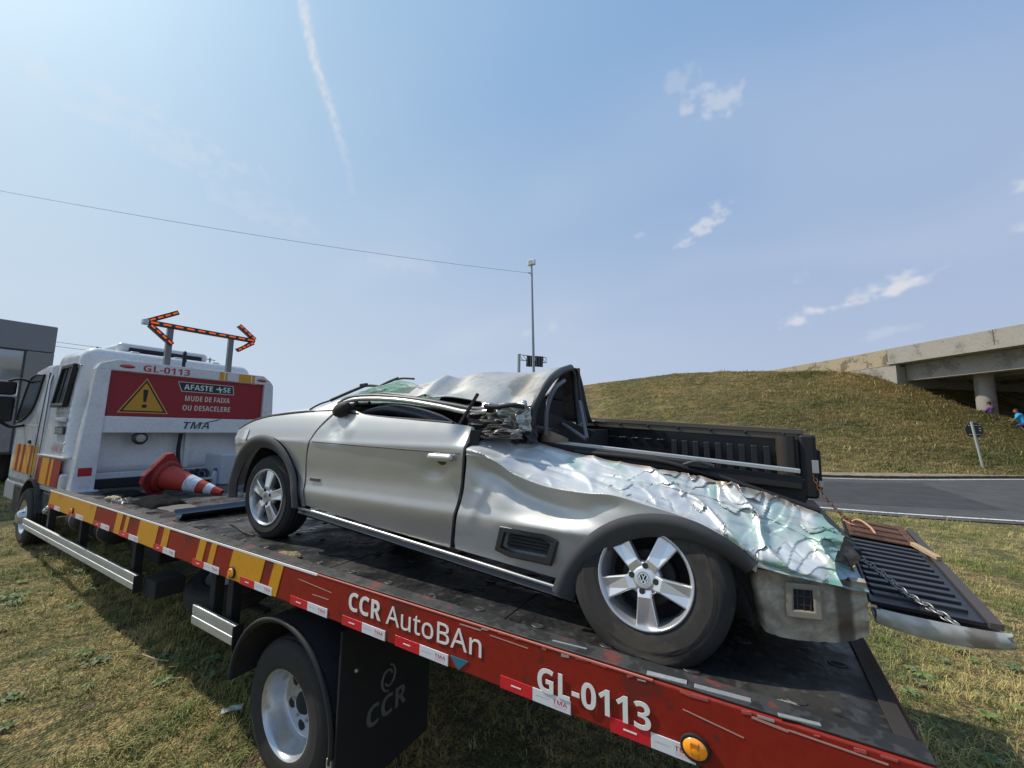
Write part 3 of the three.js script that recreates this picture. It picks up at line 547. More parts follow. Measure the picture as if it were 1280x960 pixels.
// ---------------------------------------------------------------- tow truck
const truck = thing('tow_truck', 'white and red flatbed tow truck carrying the wrecked pickup', 'truck');
const DY = 1.09; // deck surface
function tyreGeo(R, r, w, groove) { // tyre about the z axis, outer face at +w/2
  const h = w / 2, p = [[r, -h * .82], [r + (R - r) * .25, -h * .97], [r + (R - r) * .55, -h], [R - .03, -h * .9], [R - .008, -h * .74]];
  const gn = groove; for (let i = 0; i < gn; i++) { const c = lerp(-h * .62, h * .62, (i + .5) / gn) - h * .62 / gn, c2 = lerp(-h * .62, h * .62, (i + .5) / gn) + h * .62 / gn - .009; p.push([R, c + .003], [R, c2], [R - .009, c2 + .002], [R - .009, c2 + .008]); }
  p.push([R - .008, h * .74], [R - .03, h * .9], [R - .045, h * .955], [R - .05, h * .945], [r + (R - r) * .55, h], [r + (R - r) * .5, h * .99], [r + (R - r) * .25, h * .97], [r + .006, h * .93], [r, h * .82]);
  return lathe(p, 72);
}
{
  // chassis
  const P = (n, g, m, l) => part(truck, n, g, m, l);
  for (const z of [-.85, -1.65]) P('chassis_rail', bb(-9.6, .0, .74, .94, z - .04, z + .04, .01), M.chassis);
  for (const x of [-6.8, -5.4, -3.6, -2.9, -1.4, -.3]) P('cross_member', bb(x - .05, x + .05, .76, .92, -1.61, -.89, .01), M.chassis);
  // deck
  const deckMap = tex(1024, (u, v) => { const a = tn(u, v, 4, 5, 3), b = tn(u, v, 26, 4, 7), c = tn(u * 1, v, 90, 2, 5), s = ss(.16, .3, tn(u, v * 1, 50, 2, 11) - .1 * a); const dust = ss(-.06, .3, a + .4 * b); const k = .021 * (1 + 1.2 * c); return [lerp(k, .07, dust * .5) + .03 * s, lerp(k, .066, dust * .5) + .029 * s, lerp(k, .058, dust * .5) + .027 * s]; }, true, .45);
  const deckMat = std([1, 1, 1], .72, .0, { map: deckMap, roughnessMap: blotch, bumpMap: grain, bumpScale: .0015 });
  const seams = [-6.95, -5.75, -4.55, -3.35, -2.15, -.95, .34];
  for (let i = 0; i < 6; i++) for (let j = 0; j < 2; j++) P('deck_plate', bb(seams[i] + .003, seams[i + 1] - .003, DY - .02, DY + (i % 2 ? .001 : 0), -2.38 + 1.14 * j + .003, -2.38 + 1.14 * (j + 1) - .003, .003), deckMat);
  P('deck_frame', [bb(-6.95, .33, .96, DY - .022, -2.36, -.12, .01)], M.chassis);
  // anchor holes: low rings, with dark discs painting the shade inside
  const H = []; for (let i = 0; i < 24; i++) for (let j = 0; j < 7; j++) { const x = -6.7 + i * .295 + (j % 2) * .147, z = -.27 - j * .32; if (x > .25) continue; const r = new THREE.TorusGeometry(.019, .003, 6, 14); r.rotateX(Math.PI / 2); r.scale(1.35, .7, .8); r.translate(x, DY + .0025, z); H.push(r); }
  const holes = P('anchor_rings', H, std([.1, .1, .1], .4, .7)); holes.userData.kind = 'stuff';
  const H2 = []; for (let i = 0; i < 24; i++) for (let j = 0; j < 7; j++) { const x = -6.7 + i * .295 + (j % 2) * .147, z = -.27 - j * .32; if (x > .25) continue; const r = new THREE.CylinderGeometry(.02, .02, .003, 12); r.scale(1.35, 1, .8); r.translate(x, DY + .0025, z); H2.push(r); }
  const h2 = P('anchor_hole_shade', H2, M.matt); h2.userData.kind = 'stuff';
  // side rails (near, far): outer face at z = 0
  const railTop = tex(512, (u, v) => { const n = tn(u, v, 7, 5, 2) + .5 * tn(u, v, 40, 3, 4); const k = ss(-.12, .02, n), q = .65 * ss(.2, .34, n); return [lerp(.034, .15, q) * (.6 + k * .8), lerp(.033, .026, q) * (.6 + k * .8), lerp(.032, .02, q) * (.6 + k * .8)]; }, true, .9);
  for (const [z0, z1] of [[-.085, 0], [-2.5, -2.415]]) {
    P('side_rail', bb(-6.75, .33, .985, 1.172, z0, z1, .008), M.red);
    P('rail_cap', bb(-6.74, .325, 1.1725, 1.18, z0 + .004, z1 - .006, .003), std([1, 1, 1], .6, .2, { map: railTop }), 'worn rail top with scraped red and grey paint');
    P('rail_gap_shade', bb(-6.74, .325, DY - .03, DY + .006, z1 < -1 ? z1 + .002 : z0 - .033, z1 < -1 ? z1 + .033 : z0 - .002, .003), M.matt);  // matt black strip, paints the shade of the gap beside the rail
  }
  P('edge_line', bb(-6.74, -1.9, 1.163, 1.1745, -.004, .0025, .001), M.letter, 'white edging strip along the rail top');
  P('edge_line', bb(-1.9, -.28, 1.168, 1.1735, -.004, .002, .001), std([.55, .16, .12], .5));
  // bare metal chips and white scraps along the tail
  for (const [x0, x1, z, w] of [[-.30, -.19, -.012, .02], [-.17, -.03, -.02, .018], [.03, .12, -.006, .012], [-.62, -.5, -.03, .006]]) P('bare_metal_strip', bar([x0, 1.181, z], [x1, 1.181, z - .012], w, .004), M.galv);
  P('tail_edge', bb(.33, .37, .97, 1.075, -2.46, -.04, .01), std([.12, .05, .04], .6, .3));
  P('tail_lip', bb(.30, .345, 1.0915, 1.1, -2.38, -.12, .003), std([.07, .06, .055], .55, .5));
  // painted stripes: slanted plates on the near rail
  const st = (x0, x1) => prism([[x0 - .035, .992], [x1 - .035, .992], [x1 + .02, 1.162], [x0 + .02, 1.162]], .0005, .0025);
  for (const [a, b] of [[-6.72, -5.2], [-4.68, -4.55], [-4.47, -4.4], [-4.18, -3.83], [-3.73, -3.63], [-3.17, -3.08], [-3.01, -2.94], [-2.74, -2.39], [-2.30, -2.21]]) P('stripe', st(a, b), M.yellow, 'yellow stripe on the red side rail');
  // reflector stickers: red part then white part with small print
  const print = canvasMat(256, 96, (x, w, h) => { x.fillStyle = '#d9dade'; x.fillRect(0, 0, w, h); x.fillStyle = '#9aa0b0'; x.fillRect(20, 40, 100, 3); x.fillRect(20, 48, 86, 3); x.fillStyle = '#b23a52'; x.font = 'bold 46px sans-serif'; x.fillText('TMA', 140, 56); x.fillStyle = '#c88a98'; for (let i = 0; i < 4; i++) x.fillRect(142, 62 + i * 6, 90, 2); }, .35);
  const S = [[-6.70, -6.50, -6.29], [-5.99, -5.75, -5.52], [-5.21, -5.02, -4.81], [-4.58, -4.36, -4.16], [-3.87, -3.70, -3.50], [-3.23, -3.07, -2.87], [-2.62, -2.46, -2.28], [-2.11, -1.96, -1.80], [-1.69, -1.55, -1.40], [-1.34, -1.20, -1.05], [-.81, -.68, -.54], [-.41, -.29, -.17]];
  for (const [a, b, c] of S) {
    P('reflector', bb(a, b - .001, .988, 1.03, .0006, .0036, .001), M.stickerRed, 'red half of a rail reflector');
    P('reflector', bb(b, c, .988, 1.03, .0006, .0036, .001), M.stickerWhite, 'white half of a rail reflector');
    const q = new THREE.PlaneGeometry(c - b - .004, .038); q.translate((b + c) / 2, 1.009, .0042); P('reflector_print', q, print);
    const w = bar([(a + b) / 2 - .02, 1.009, .0042], [(a + b) / 2 + .02, 1.009, .0042], .0012, .004); P('reflector_mark', w, M.letter);
  }
  const tri = prism([[-1.04, 1.032], [-.955, 1.032], [-1.0, .99]], .0006, .003); P('triangle_sticker', tri, std([.02, .16, .24], .4), 'small blue triangle sticker');
  // scratches and chips in the rail paint
  for (const [x0, y0, x1, y1, w] of [[-2.05, 1.12, -1.78, 1.108, .003], [-1.93, 1.07, -1.80, 1.072, .004], [-.86, 1.150, -.70, 1.147, .003], [-.20, 1.12, -.05, 1.10, .003], [.05, 1.155, .24, 1.15, .004], [-.03, 1.158, .05, 1.152, .006], [.10, 1.08, .18, 1.05, .003], [-1.0, 1.155, -.9, 1.156, .005]]) P('paint_scratch', bar([x0, y0, .0006], [x1, y1, .0006], .0012, w), std([.42, .24, .2], .6), 'pale scratch in the red paint');
  for (let i = 0; i < 16; i++) { const x = -.9 + 1.2 * (i / 16) + rr(-.03, .03); P('paint_chip', bar([x, 1.166 + rr(-.006, .002), .0004], [x + rr(.01, .05), 1.167 + rr(-.006, .002), .0004], .002, rr(.003, .009)), i % 4 ? std([.4, .08, .06], .6) : M.galv, 'worn paint on the rail edge'); }
  // lettering
  const L = (s, f, x, w, y, h, z = .0012, m = M.letter) => { const g = letters(s, f, w, h); g.translate(x, y, z); return P('lettering', g, m, 'white raised lettering on the side rail'); };
  L('CCR', fontB, -1.648, .215, 1.062, .079); L('AutoBAn', fontR, -1.40, .505, 1.062, .076); L('GL-0113', fontB, -.66, .372, 1.03, .074, .0046);
  // side marker lamps
  for (const [x, y, s] of [[-5.86, 1.05, .62], [-2.71, 1.035, .66], [-.17, 1.035, .68]]) {
    const g = new THREE.SphereGeometry(.042 * s, 24, 12, 0, 6.283, 0, 1.57); g.rotateX(Math.PI / 2); g.scale(1.15, 1, .55); g.translate(x, y, .008); const lamp = P('marker_lamp', g, M.amber);
    part(lamp, 'lamp_base', (() => { const b = new THREE.CylinderGeometry(.05 * s, .052 * s, .008, 28); b.rotateX(Math.PI / 2); b.scale(1.12, 1, 1); b.translate(x, y, .0085); return b; })(), M.black);
    part(lamp, 'filament_cover', bb(x - .012, x + .012, y - .028 * s, y + .03 * s, .014, .034 * s, .003), std([.6, .2, .02], .4));
  }
  // side guards
  for (const [a, b] of [[-8.05, -4.27], [-3.30, -2.72]]) {
    const g = P('side_guard', [bb(a, b, .583, .635, -.075, -.05, .006), bb(a, b, .637, .66, -.068, -.054, .004), bb(a, b, .662, .705, -.077, -.05, .008)], M.galv, 'bright metal side guard');
    P('guard_bracket', bb(b, b + .008, .575, .71, -.09, -.03, .002), M.black);
    if (b < -4) { P('guard_box', bb(b - .02, b + .22, .55, .68, -.3, -.10, .01), M.matt); }
  }
  for (const x of [-7.2, -6.0, -4.55, -3.16, -2.93]) P('guard_post', bb(x - .035, x + .035, .58, .98, -.16, -.1, .006), M.chassis);
  // air tanks and boxes behind the long guard
  for (const [x0, x1] of [[-7.1, -6.62], [-6.55, -6.15], [-6.08, -5.72]]) { const t = P('air_tank', (() => { const c = lathe([[.01, 0], [.09, .01], [.13, .05], [.135, .1], [.135, x1 - x0 - .1], [.13, x1 - x0 - .05], [.09, x1 - x0 - .01], [.01, x1 - x0]], 28); c.rotateY(Math.PI / 2); c.translate(x0, .79, -.34); return c; })(), M.black);
    part(t, 'strap', (() => { const c = lathe([[.137, -.012], [.141, -.012], [.141, .012], [.137, .012]], 28); c.rotateY(Math.PI / 2); c.translate((x0 + x1) / 2, .79, -.34); return c; })(), M.steel); }
  P('battery_box', bb(-5.6, -4.9, .58, .93, -.75, -.4, .02), M.matt);
  for (const [x, y] of [[-7.52, .84], [-7.42, .88]]) P('valve', (() => { const s = new THREE.SphereGeometry(.035, 12, 8); s.translate(x, y, -.14); return s; })(), M.steel);
  // wheels
  function truckWheel(x, y, z, front) {
    const w = new THREE.Group(); w.name = 'wheel'; w.position.set(x, y, z); truck.add(w);
    part(w, 'tyre', tyreGeo(.37, .215, .21, 4), M.rubber);
    if (front) part(w, 'rim', lathe([[.217, .07], [.225, .09], [.215, .095], [.205, .06], [.185, .03], [.17, .05], [.12, .085], [.09, .09], [.085, .13], [.06, .15], [.0, .152]], 40), M.rim);
    else {
      part(w, 'rim', lathe([[.219, .083], [.228, .09], [.226, .098], [.216, .096], [.208, .075], [.198, .04], [.188, .005], [.182, -.02], [.172, -.032], [.165, -.03]], 56), M.rim);
      part(w, 'rim_disc', lathe([[.058, -.012], [.085, -.012], [.10, -.022], [.15, -.030], [.175, -.026]], 56), M.rim);
      for (let k = 0; k < 6; k++) { const a = k * Math.PI / 3 + .35, h = new THREE.CylinderGeometry(.026, .026, .012, 24); h.rotateX(Math.PI / 2); h.scale(1.12, 1, 1); h.rotateZ(a); h.translate(Math.cos(a) * .128, Math.sin(a) * .128, -.0285); part(w, 'hand_hole_shade', h, M.matt); }  // no opening cut: dark discs paint the shade of the hand holes
      part(w, 'hub', lathe([[.06, -.09], [.058, -.02], [.05, .0], [.0, .005]], 28), M.chassis);
      part(w, 'drum', lathe([[.0, -.13], [.17, -.13]], 28), M.matt);
    }
    for (let k = 0; k < (front ? 8 : 6); k++) { const a = k * 2 * Math.PI / (front ? 8 : 6), n = new THREE.CylinderGeometry(.011, .011, .03, 6); n.rotateX(Math.PI / 2); n.translate(Math.cos(a) * .085, Math.sin(a) * .085, front ? .1 : -.02); part(w, 'wheel_nut', n, M.steel); }
    return w;
  }
  const gy = (x, z) => groundH(x, z);
  truckWheel(-2.235, gy(-2.3, -.2) + .372, -.185, false); const d2 = truckWheel(-2.235, gy(-2.3, -.45) + .368, -.42, false);
  const far = truckWheel(-2.235, gy(-2.3, -2.3) + .368, -2.3, false); far.rotation.y = Math.PI;
  truckWheel(-8.4, gy(-8.4, -.25) + .368, -.2, true); const ff = truckWheel(-8.4, gy(-8.4, -2.3) + .368, -2.25, true); ff.rotation.y = Math.PI;
  P('rear_axle', rod([-2.3, .37, -2.2], [-2.3, .37, -.3], .06), M.chassis); P('front_axle', rod([-8.4, .68, -2.2], [-8.4, .68, -.3], .05), M.chassis);
  for (const z of [-.85, -1.65]) P('leaf_spring', tube([[-3.0, .72, z], [-2.7, .5, z], [-2.3, .46, z], [-1.9, .5, z], [-1.6, .72, z]], .03), M.chassis);
  // rear mudguard and flap
  const guard = (u, v) => { const a = lerp(Math.PI * .98, -.12, u), r = .455 + .012 * Math.sin(v * Math.PI); return [-2.225 + Math.cos(a) * r * 1.03, .40 + Math.sin(a) * r, lerp(-.62, -.03, v)]; };
  P('mudguard', sheet(guard, 40, 8, -.012), M.plastic);
  P('mudguard_rim', tube(Array.from({ length: 22 }, (_, i) => { const a = lerp(Math.PI * .98, -.12, i / 21); return [-2.225 + Math.cos(a) * .472, .40 + Math.sin(a) * .46, -.03]; }), .014, 60), M.black);
  P('mudguard_end', bb(-1.775, -1.742, .30, .37, -.06, -.02, .006), M.galv);
  const flap = P('mudflap', bb(-1.735, -1.72, .14, .93, -.66, -.03, .004), std([.012, .012, .013], .8, 0, { bumpMap: grain, bumpScale: .001 }));
  { const g = letters('CCR', fontB, .27, .1); g.applyMatrix4(new THREE.Matrix4().makeShear(0, 0, .0, 0, 0, 0)); g.rotateY(Math.PI / 2); g.translate(-1.7195, .40, -.2); part(flap, 'lettering', g, std([.13, .13, .12], .8), 'grey lettering on the mudflap');
    const sw = []; for (let k = 0; k < 2; k++) { const pts = []; for (let i = 0; i <= 14; i++) { const a = i / 14 * 4.2 + k * Math.PI + .5, r = .026 + .002 * i; pts.push([-1.718, .585 + Math.sin(a) * r * 1.2, -.335 - Math.cos(a) * r]); } sw.push(tube(pts, .007, 40, 6)); } part(flap, 'emblem', sw, std([.13, .13, .12], .8), 'grey swirl emblem'); }
  P('flap_bolt', (() => { const s = new THREE.SphereGeometry(.012, 10, 8); s.translate(-1.718, .72, -.12); return s; })(), M.steel);
  // spare wheel slung flat under the deck
  const sp = new THREE.Group(); sp.name = 'spare_wheel'; truck.add(sp); sp.position.set(-3.84, .60, -.60); sp.rotation.set(-Math.PI / 2 + .30, .05, 0);
  part(sp, 'tyre', tyreGeo(.37, .215, .21, 4), M.rubber); part(sp, 'rim', lathe([[.217, .08], [.226, .09], [.214, .09], [.2, .03], [.17, .02], [.1, .04], [.0, .045]], 40), M.stickerWhite);
  P('spare_carrier', [rod([-3.84, .62, -.60], [-3.84, .95, -.60], .02), bar([-4.3, .43, -.62], [-3.4, .43, -.62], .06, .03)], M.chassis);
}
{ // cab
  const P = (n, g, m, l) => part(truck, n, g, m, l);
  const x1 = -7.2, z0 = -.17, z1 = -2.33;
  // crew section: tall rounded body, slightly narrowing to the roof
  const crew = (u, v) => { // u around the plan (rear-left corner to the front), v upwards; closed by the roof cap
    return [0, 0, 0]; };
  const body = new RoundedBoxGeometry(1.25, 1.72, 2.16, 8, .17); { const p = body.attributes.position; for (let i = 0; i < p.count; i++) { const y = p.getY(i), k = 1 - .055 * ss(-.2, .86, y); p.setZ(i, p.getZ(i) * k); if (p.getX(i) > 0) p.setX(i, p.getX(i) - .10 * ss(-.3, .86, y) * (p.getX(i) / .62)); } body.computeVertexNormals(); }
  body.translate(x1 - .625, 2.06, (z0 + z1) / 2); P('crew_cab', boxUV(body), M.white);
  P('crew_cab_skirt', bb(-8.44, x1 - .02, 1.10, 1.30, z1 + .01, z0 + .012, .03), M.white);
  P('skirt_edge', bb(-8.44, x1 - .01, 1.05, 1.10, z1 + .02, z0 + .004, .01), M.galv);
  P('waist_ledge', bb(-8.42, x1 - .04, 1.475, 1.50, z0 - .1, z0 + .02, .01), M.white);
  // front section
  const prof = [[-8.35, 1.1], [-8.35, 2.74], [-8.75, 2.76], [-9.2, 2.72], [-9.5, 2.58], [-9.75, 2.3], [-10.0, 1.9], [-10.08, 1.5], [-10.1, 1.0], [-8.95, 1.0], [-8.9, 1.1]];
  P('front_cab', prism(prof, z1 + .03, z0 + .0, .09), M.white);
  P('front_bumper', bb(-10.2, -8.95, .72, 1.06, z1 + .02, z0 + .0, .06), std([.3, .3, .31], .5));
  const win = (pts, z, d = .012) => prism(pts, z, z + d, .004);
  const dw = P('door_window', win([[-8.66, 2.6], [-9.0, 2.17], [-9.35, 2.02], [-9.95, 1.95], [-9.78, 2.2], [-9.45, 2.55], [-9.2, 2.62]], z0 - .018, .03), M.glassDark);
  part(dw, 'window_seal', tube([[-8.66, 2.6, z0 + .01], [-9.0, 2.17, z0 + .01], [-9.35, 2.02, z0 + .01], [-9.95, 1.95, z0 + .01], [-9.78, 2.2, z0 + .01], [-9.45, 2.55, z0 + .01], [-9.2, 2.62, z0 + .01], [-8.66, 2.6, z0 + .01]], .014, 60), M.black);
  P('windscreen', (() => { const g = bb(-.008, .008, -.42, .42, -.95, .95, .004); g.rotateZ(-.52); g.translate(-9.80, 2.28, (z0 + z1) / 2); return g; })(), M.glassDark);
  P('door_seam', tube([[-8.42, 2.62, z0 + .001], [-8.52, 2.2, z0 + .001], [-8.62, 1.7, z0 + .002], [-8.66, 1.15, z0 + .002]], .006, 30, 6), M.black);
  P('roof_seam', tube([[-8.40, 2.70, -.24], [-8.38, 2.55, z0 - .02], [-8.37, 2.2, z0 - .008], [-8.37, 1.5, z0 + .004]], .007, 30, 6), M.greyPaint);
  for (const y of [1.56, 1.66, 2.66]) P('body_bolt', (() => { const s = new THREE.SphereGeometry(.012, 10, 8); s.translate(-7.36, y, z0 - .012 - (y > 2 ? .05 : 0)); return s; })(), M.steel);
  P('side_rib', bar([-7.95, 2.06, z0 - .012], [-7.40, 2.06, z0 - .014], .012, .012), M.white);
  P('door_handle', bb(-9.02, -8.92, 1.62, 1.67, z0 - .002, z0 + .02, .008), M.black);
  // crew side window, raised frame
  const cw = new THREE.Group(); cw.name = 'crew_window'; truck.add(cw); cw.position.set(-7.72, 2.40, z0 - .012); cw.rotation.x = -.052;
  part(cw, 'frame', (() => { const s = new THREE.Shape([[-.33, -.27], [.22, -.27], [.34, .27], [-.17, .27]].map(p => new THREE.Vector2(...p))), h = new THREE.Path([[-.29, -.235], [.20, -.235], [.30, .235], [-.14, .235]].map(p => new THREE.Vector2(...p))); s.holes.push(h); const g = new THREE.ExtrudeGeometry(s, { depth: .03, bevelEnabled: true, bevelSize: .008, bevelThickness: .008 }); g.translate(0, 0, -.01); return g; })(), M.black);
  for (const s of [0, 1]) part(cw, 'pane', prism([[-.29 + .25 * s, -.235], [-.05 + .25 * s, -.235], [.06 + .24 * s, .235], [-.14 + .23 * s, .235]].map(([a, b]) => [a, b]), .0 + .008 * s, .006 + .008 * s, .001), M.glassDark);
  part(cw, 'slider_bar', bar([-.04, -.235, .012], [.08, .235, .012], .012, .02, [0, 0, 1]), M.black);
  part(cw, 'sill', bb(-.30, .2, -.255, -.24, .02, .03, .003), M.chrome);
  P('grab_ledge', bb(-7.75, -7.42, 1.93, 1.985, z0 - .02, z0 + .028, .012), M.white);
  const plate = P('name_plate', bb(-7.78, -7.42, 1.775, 1.875, z0 - .01, z0 + .008, .003), std([.07, .085, .08], .5), 'small dark plate on the cab side');
  part(plate, 'plate_print', Array.from({ length: 7 }, (_, i) => [bb(-7.755 + i * .047, -7.743 + i * .047, 1.795, 1.855, z0 + .008, z0 + .0095, 0), bb(-7.743 + i * .047, -7.722 + i * .047, i % 2 ? 1.84 : 1.795, i % 2 ? 1.855 : 1.81, z0 + .008, z0 + .0095, 0)]).flat(), std([.35, .38, .36], .5));
  P('side_print', [...Array.from({ length: 10 }, (_, i) => bb(-7.86 + i * .045, -7.83 + i * .045, 1.655, 1.685 + .006 * (i % 3), z0 - .002, z0 + .0015, 0))], std([.45, .47, .49], .5), 'faded grey print on the cab side');
  for (let k = 0; k < 3; k++) P('side_print', Array.from({ length: 4 }, (_, i) => bb(-7.87 + k * .16 + i * .036, -7.845 + k * .16 + i * .036, 1.57, 1.62, z0 - .002, z0 + .0015, 0)), k === 1 ? std([.46, .2, .22], .5) : std([.40, .33, .33], .5), 'faded number print on the cab side');
  // cab side colour bands
  const band = (x0, x1_, y0, y1, z, m, l) => P('colour_band', prism([[x0 - .02, y0], [x1_ - .02, y0], [x1_ + .05, y1], [x0 + .05, y1]], z, z + .003), m, l);
  for (const [a, b, m] of [[-8.36, -8.14, M.red], [-8.14, -7.82, M.yellow], [-7.82, -7.72, M.red], [-7.72, -7.62, M.yellow], [-7.62, -7.29, M.red]]) band(a, b, 1.125, 1.465, z0 + .0135, m);
  for (const [a, b, m] of [[-9.8, -9.66, M.yellow], [-9.66, -9.5, M.red], [-9.5, -9.35, M.yellow], [-9.35, -9.2, M.red], [-9.2, -8.9, M.yellow], [-8.9, -8.78, M.red], [-8.78, -8.5, M.yellow]]) band(a, b, 1.2, 1.6, z0 + .001, m);
  // step, wheel arch and mirror
  P('wheel_arch', sheet((u, v) => { const a = lerp(Math.PI, .1, u); return [-8.4 + Math.cos(a) * .47, .72 + Math.sin(a) * .44, lerp(-.75, -.12, v)]; }, 24, 4, -.02), M.plastic);
  P('step_box', bb(-9.5, -8.92, .62, 1.02, -.75, -.16, .03), M.plastic); P('rear_fender', bb(-7.98, -7.5, .75, 1.04, -.6, -.17, .03), M.plastic);
  for (const y of [2.24, 1.93]) { const h = y > 2 ? .14 : .32; }
  P('mirror', bb(-9.42, -9.28, 2.32, 2.52, -.02, .22, .03), M.black); P('mirror', bb(-9.42, -9.28, 1.93, 2.29, -.02, .22, .03), M.black);
  P('mirror_arm', tube([[-9.3, 2.52, z0], [-9.3, 2.56, -.02], [-9.34, 2.5, .1]], .016), M.black); P('mirror_arm', tube([[-9.5, 1.88, z0], [-9.4, 1.86, -.02], [-9.36, 1.95, .1]], .022), M.black);
  // roof unit and aerial
  P('roof_unit', (() => { const g = new RoundedBoxGeometry(.8, .16, 1.1, 4, .07); g.translate(-7.95, 2.99, -1.15); return g; })(), M.white); P('roof_unit_grille', bb(-7.56, -7.535, 2.93, 3.0, -1.6, -.72, .005), M.black);
  for (const z of [-.75, -1.25, -1.75]) P('roof_rib', (() => { const g = new RoundedBoxGeometry(.9, .03, .1, 2, .014); g.translate(-7.85, 2.918, z); return g; })(), M.white);
  P('aerial', rod([-8.2, 2.9, -.55], [-8.2, 3.04, -.55], .012), M.black);
  P('roof_bracket', tube([[-7.25, 2.86, -1.28], [-7.12, 2.98, -1.22], [-7.06, 2.8, -1.2], [-7.06, 2.74, -1.2]], .022), M.black);
  // signal frame behind the cab
  const fx = -7.06, legs = [];
  for (const [za, zb, zc, zd] of [[-.19, -.40, -.28, -.42], [-2.51, -2.30, -2.44, -2.30]]) {
    const s = Math.sign(za - zb); const pts = [[za, DY], [zb, DY], [zd, 2.60], [zc, 2.60]];
    const sh = prism(pts.map(p => [-p[0], p[1]]), 0, .16, .012); sh.rotateY(Math.PI / 2); sh.translate(fx - .05, 0, 0); P('frame_leg', boxUV(sh), M.white);
    P('leg_foot', bb(fx - .09, fx + .16, DY + .0005, DY + .018, Math.min(za, zb) - .03, Math.max(za, zb) + .03, .003), M.white);
  }
  { const sh = prism([[.28, 2.60], [2.44, 2.60], [2.40, 2.66], [2.28, 2.745], [.47, 2.745], [.32, 2.68]], 0, .14, .012); sh.rotateY(Math.PI / 2); sh.translate(fx - .04, 0, 0); P('frame_top', boxUV(sh), M.white); }
  P('frame_beam', bb(fx - .03, fx + .09, 1.80, 2.015, -2.3, -.40, .012), M.white);
  const sg = P('warning_panel', bb(fx - .02, fx + .06, 2.018, 2.595, -2.298, -.425, .006), M.redPrint);
  const PW = 1.86, PH = .565;
  const pm = canvasMat(1488, 452, (x, w, h) => {
    x.fillStyle = '#8e1420'; x.fillRect(0, 0, w, h);
    const tri = (m, c) => { x.fillStyle = c; x.beginPath(); x.moveTo(290, 42 + m * 2); x.lineTo(78 + m * 1.8, 420 - m); x.lineTo(502 - m * 1.8, 420 - m); x.closePath(); x.fill(); };
    tri(0, '#c9a24a'); tri(9, '#151310'); tri(24, '#c08a1e');
    x.fillStyle = '#151310'; x.beginPath(); x.moveTo(268, 168); x.lineTo(312, 168); x.lineTo(302, 300); x.lineTo(278, 300); x.fill(); x.beginPath(); x.ellipse(290, 345, 22, 20, 0, 0, 7); x.fill();
    x.fillStyle = '#b9bdb8'; x.beginPath(); x.moveTo(560, 44); x.lineTo(1136, 44); x.lineTo(1152, 158); x.lineTo(604, 158); x.fill();
    x.fillStyle = '#1d2724'; x.beginPath(); x.moveTo(571, 52); x.lineTo(1128, 52); x.lineTo(1142, 150); x.lineTo(610, 150); x.fill();
    x.fillStyle = '#d5d9d4'; x.font = 'bold 84px sans-serif'; x.fillText('AFASTE', 626, 131, 320); x.fillText('SE', 1022, 131, 100);
    x.save(); x.translate(984, 102); x.fillRect(-34, -9, 68, 16); x.fillRect(-8, -32, 16, 28); x.fillRect(4, 8, 14, 30); x.restore();
    x.fillStyle = '#c9c3b6'; x.font = 'bold 84px sans-serif'; x.fillText('MUDE DE FAIXA', 640, 262, 470); x.fillText('OU DESACELERE', 626, 372, 500);
  }, .5);
  const q = new THREE.PlaneGeometry(PW, PH); q.rotateY(Math.PI / 2); q.translate(fx + .0615, 2.307, -1.3615); part(sg, 'panel_print', q, pm, 'red panel print with yellow warning triangle and white words');
  const L = (s, f, z, w, y, h, m) => { const g = letters(s, f, w, h); g.rotateY(Math.PI / 2); g.translate(fx + .101, y, z); P('lettering', g, m, 'red code lettering on the signal frame'); };
  L('GL-0113', fontB, -.73, .52, 2.622, .085, M.letterRed);
  { const g = letters('TMA', fontB, .34, .1); g.applyMatrix4(new THREE.Matrix4().set(1, .28, 0, 0, 0, 1, 0, 0, 0, 0, 1, 0, 0, 0, 0, 1)); g.rotateY(Math.PI / 2); g.translate(fx + .091, 1.86, -1.22); P('lettering', g, M.letterDark, 'dark slanted lettering on the frame beam');
    P('lettering_swoosh', prism([[-.02, 0], [.30, .085], [.36, .12], [.26, .09]], 0, .002).rotateY(Math.PI / 2).translate(fx + .091, 1.90, -1.36), M.letterDark); }
  for (const [z, m] of [[-.57, M.lampRed], [-2.25, M.lampRed]]) { const g = new THREE.SphereGeometry(.05, 16, 10); g.scale(.3, .5, 1.6); g.translate(fx + .1, 2.665, z); P('top_lamp', g, m); }
  for (const [a, b] of [[-1.63, -1.69], [-1.71, -1.74], [-1.90, -2.08], [-2.10, -2.14]]) P('stripe', bb(fx + .099, fx + .103, 2.61, 2.735, b, a, .001), M.yellow);
  // work lamps, hanging strap, small red plate, wall kick strip
  for (const z of [-.80, -2.1]) { const g = lathe([[.0, .02], [.04, .025], [.07, .02], [.085, .0], [.08, -.03], [.0, -.04]], 28); g.rotateY(Math.PI / 2); g.translate(fx + .03, 1.73, z); P('work_lamp', g, std([.06, .06, .055], .35, .3)); const g2 = lathe([[.0, .03], [.05, .028]], 24); g2.rotateY(Math.PI / 2); g2.translate(fx + .035, 1.73, z); P('work_lamp_lens', g2, phy([.3, .3, .28], .15, 0, { clearcoat: 1 })); }
  P('strap', sheet((u, v) => [fx - .08 + .01 * Math.sin(v * 6), lerp(1.79, 1.34, v), -1.26 - .05 * u + .015 * Math.sin(v * 4)], 2, 14, .006), M.black);
  P('wall_post', bb(x1 - .01, x1 + .03, 1.3, 1.8, -1.42, -1.36, .006), M.white);
  P('wall_foot', bb(x1 - .02, x1 + .05, DY + .0, 1.21, -2.3, -.36, .01), std([.01, .012, .02], .6));
  P('plate', bb(fx + .11, fx + .113, 1.28, 1.38, -.36, -.24, .002), M.redPrint);
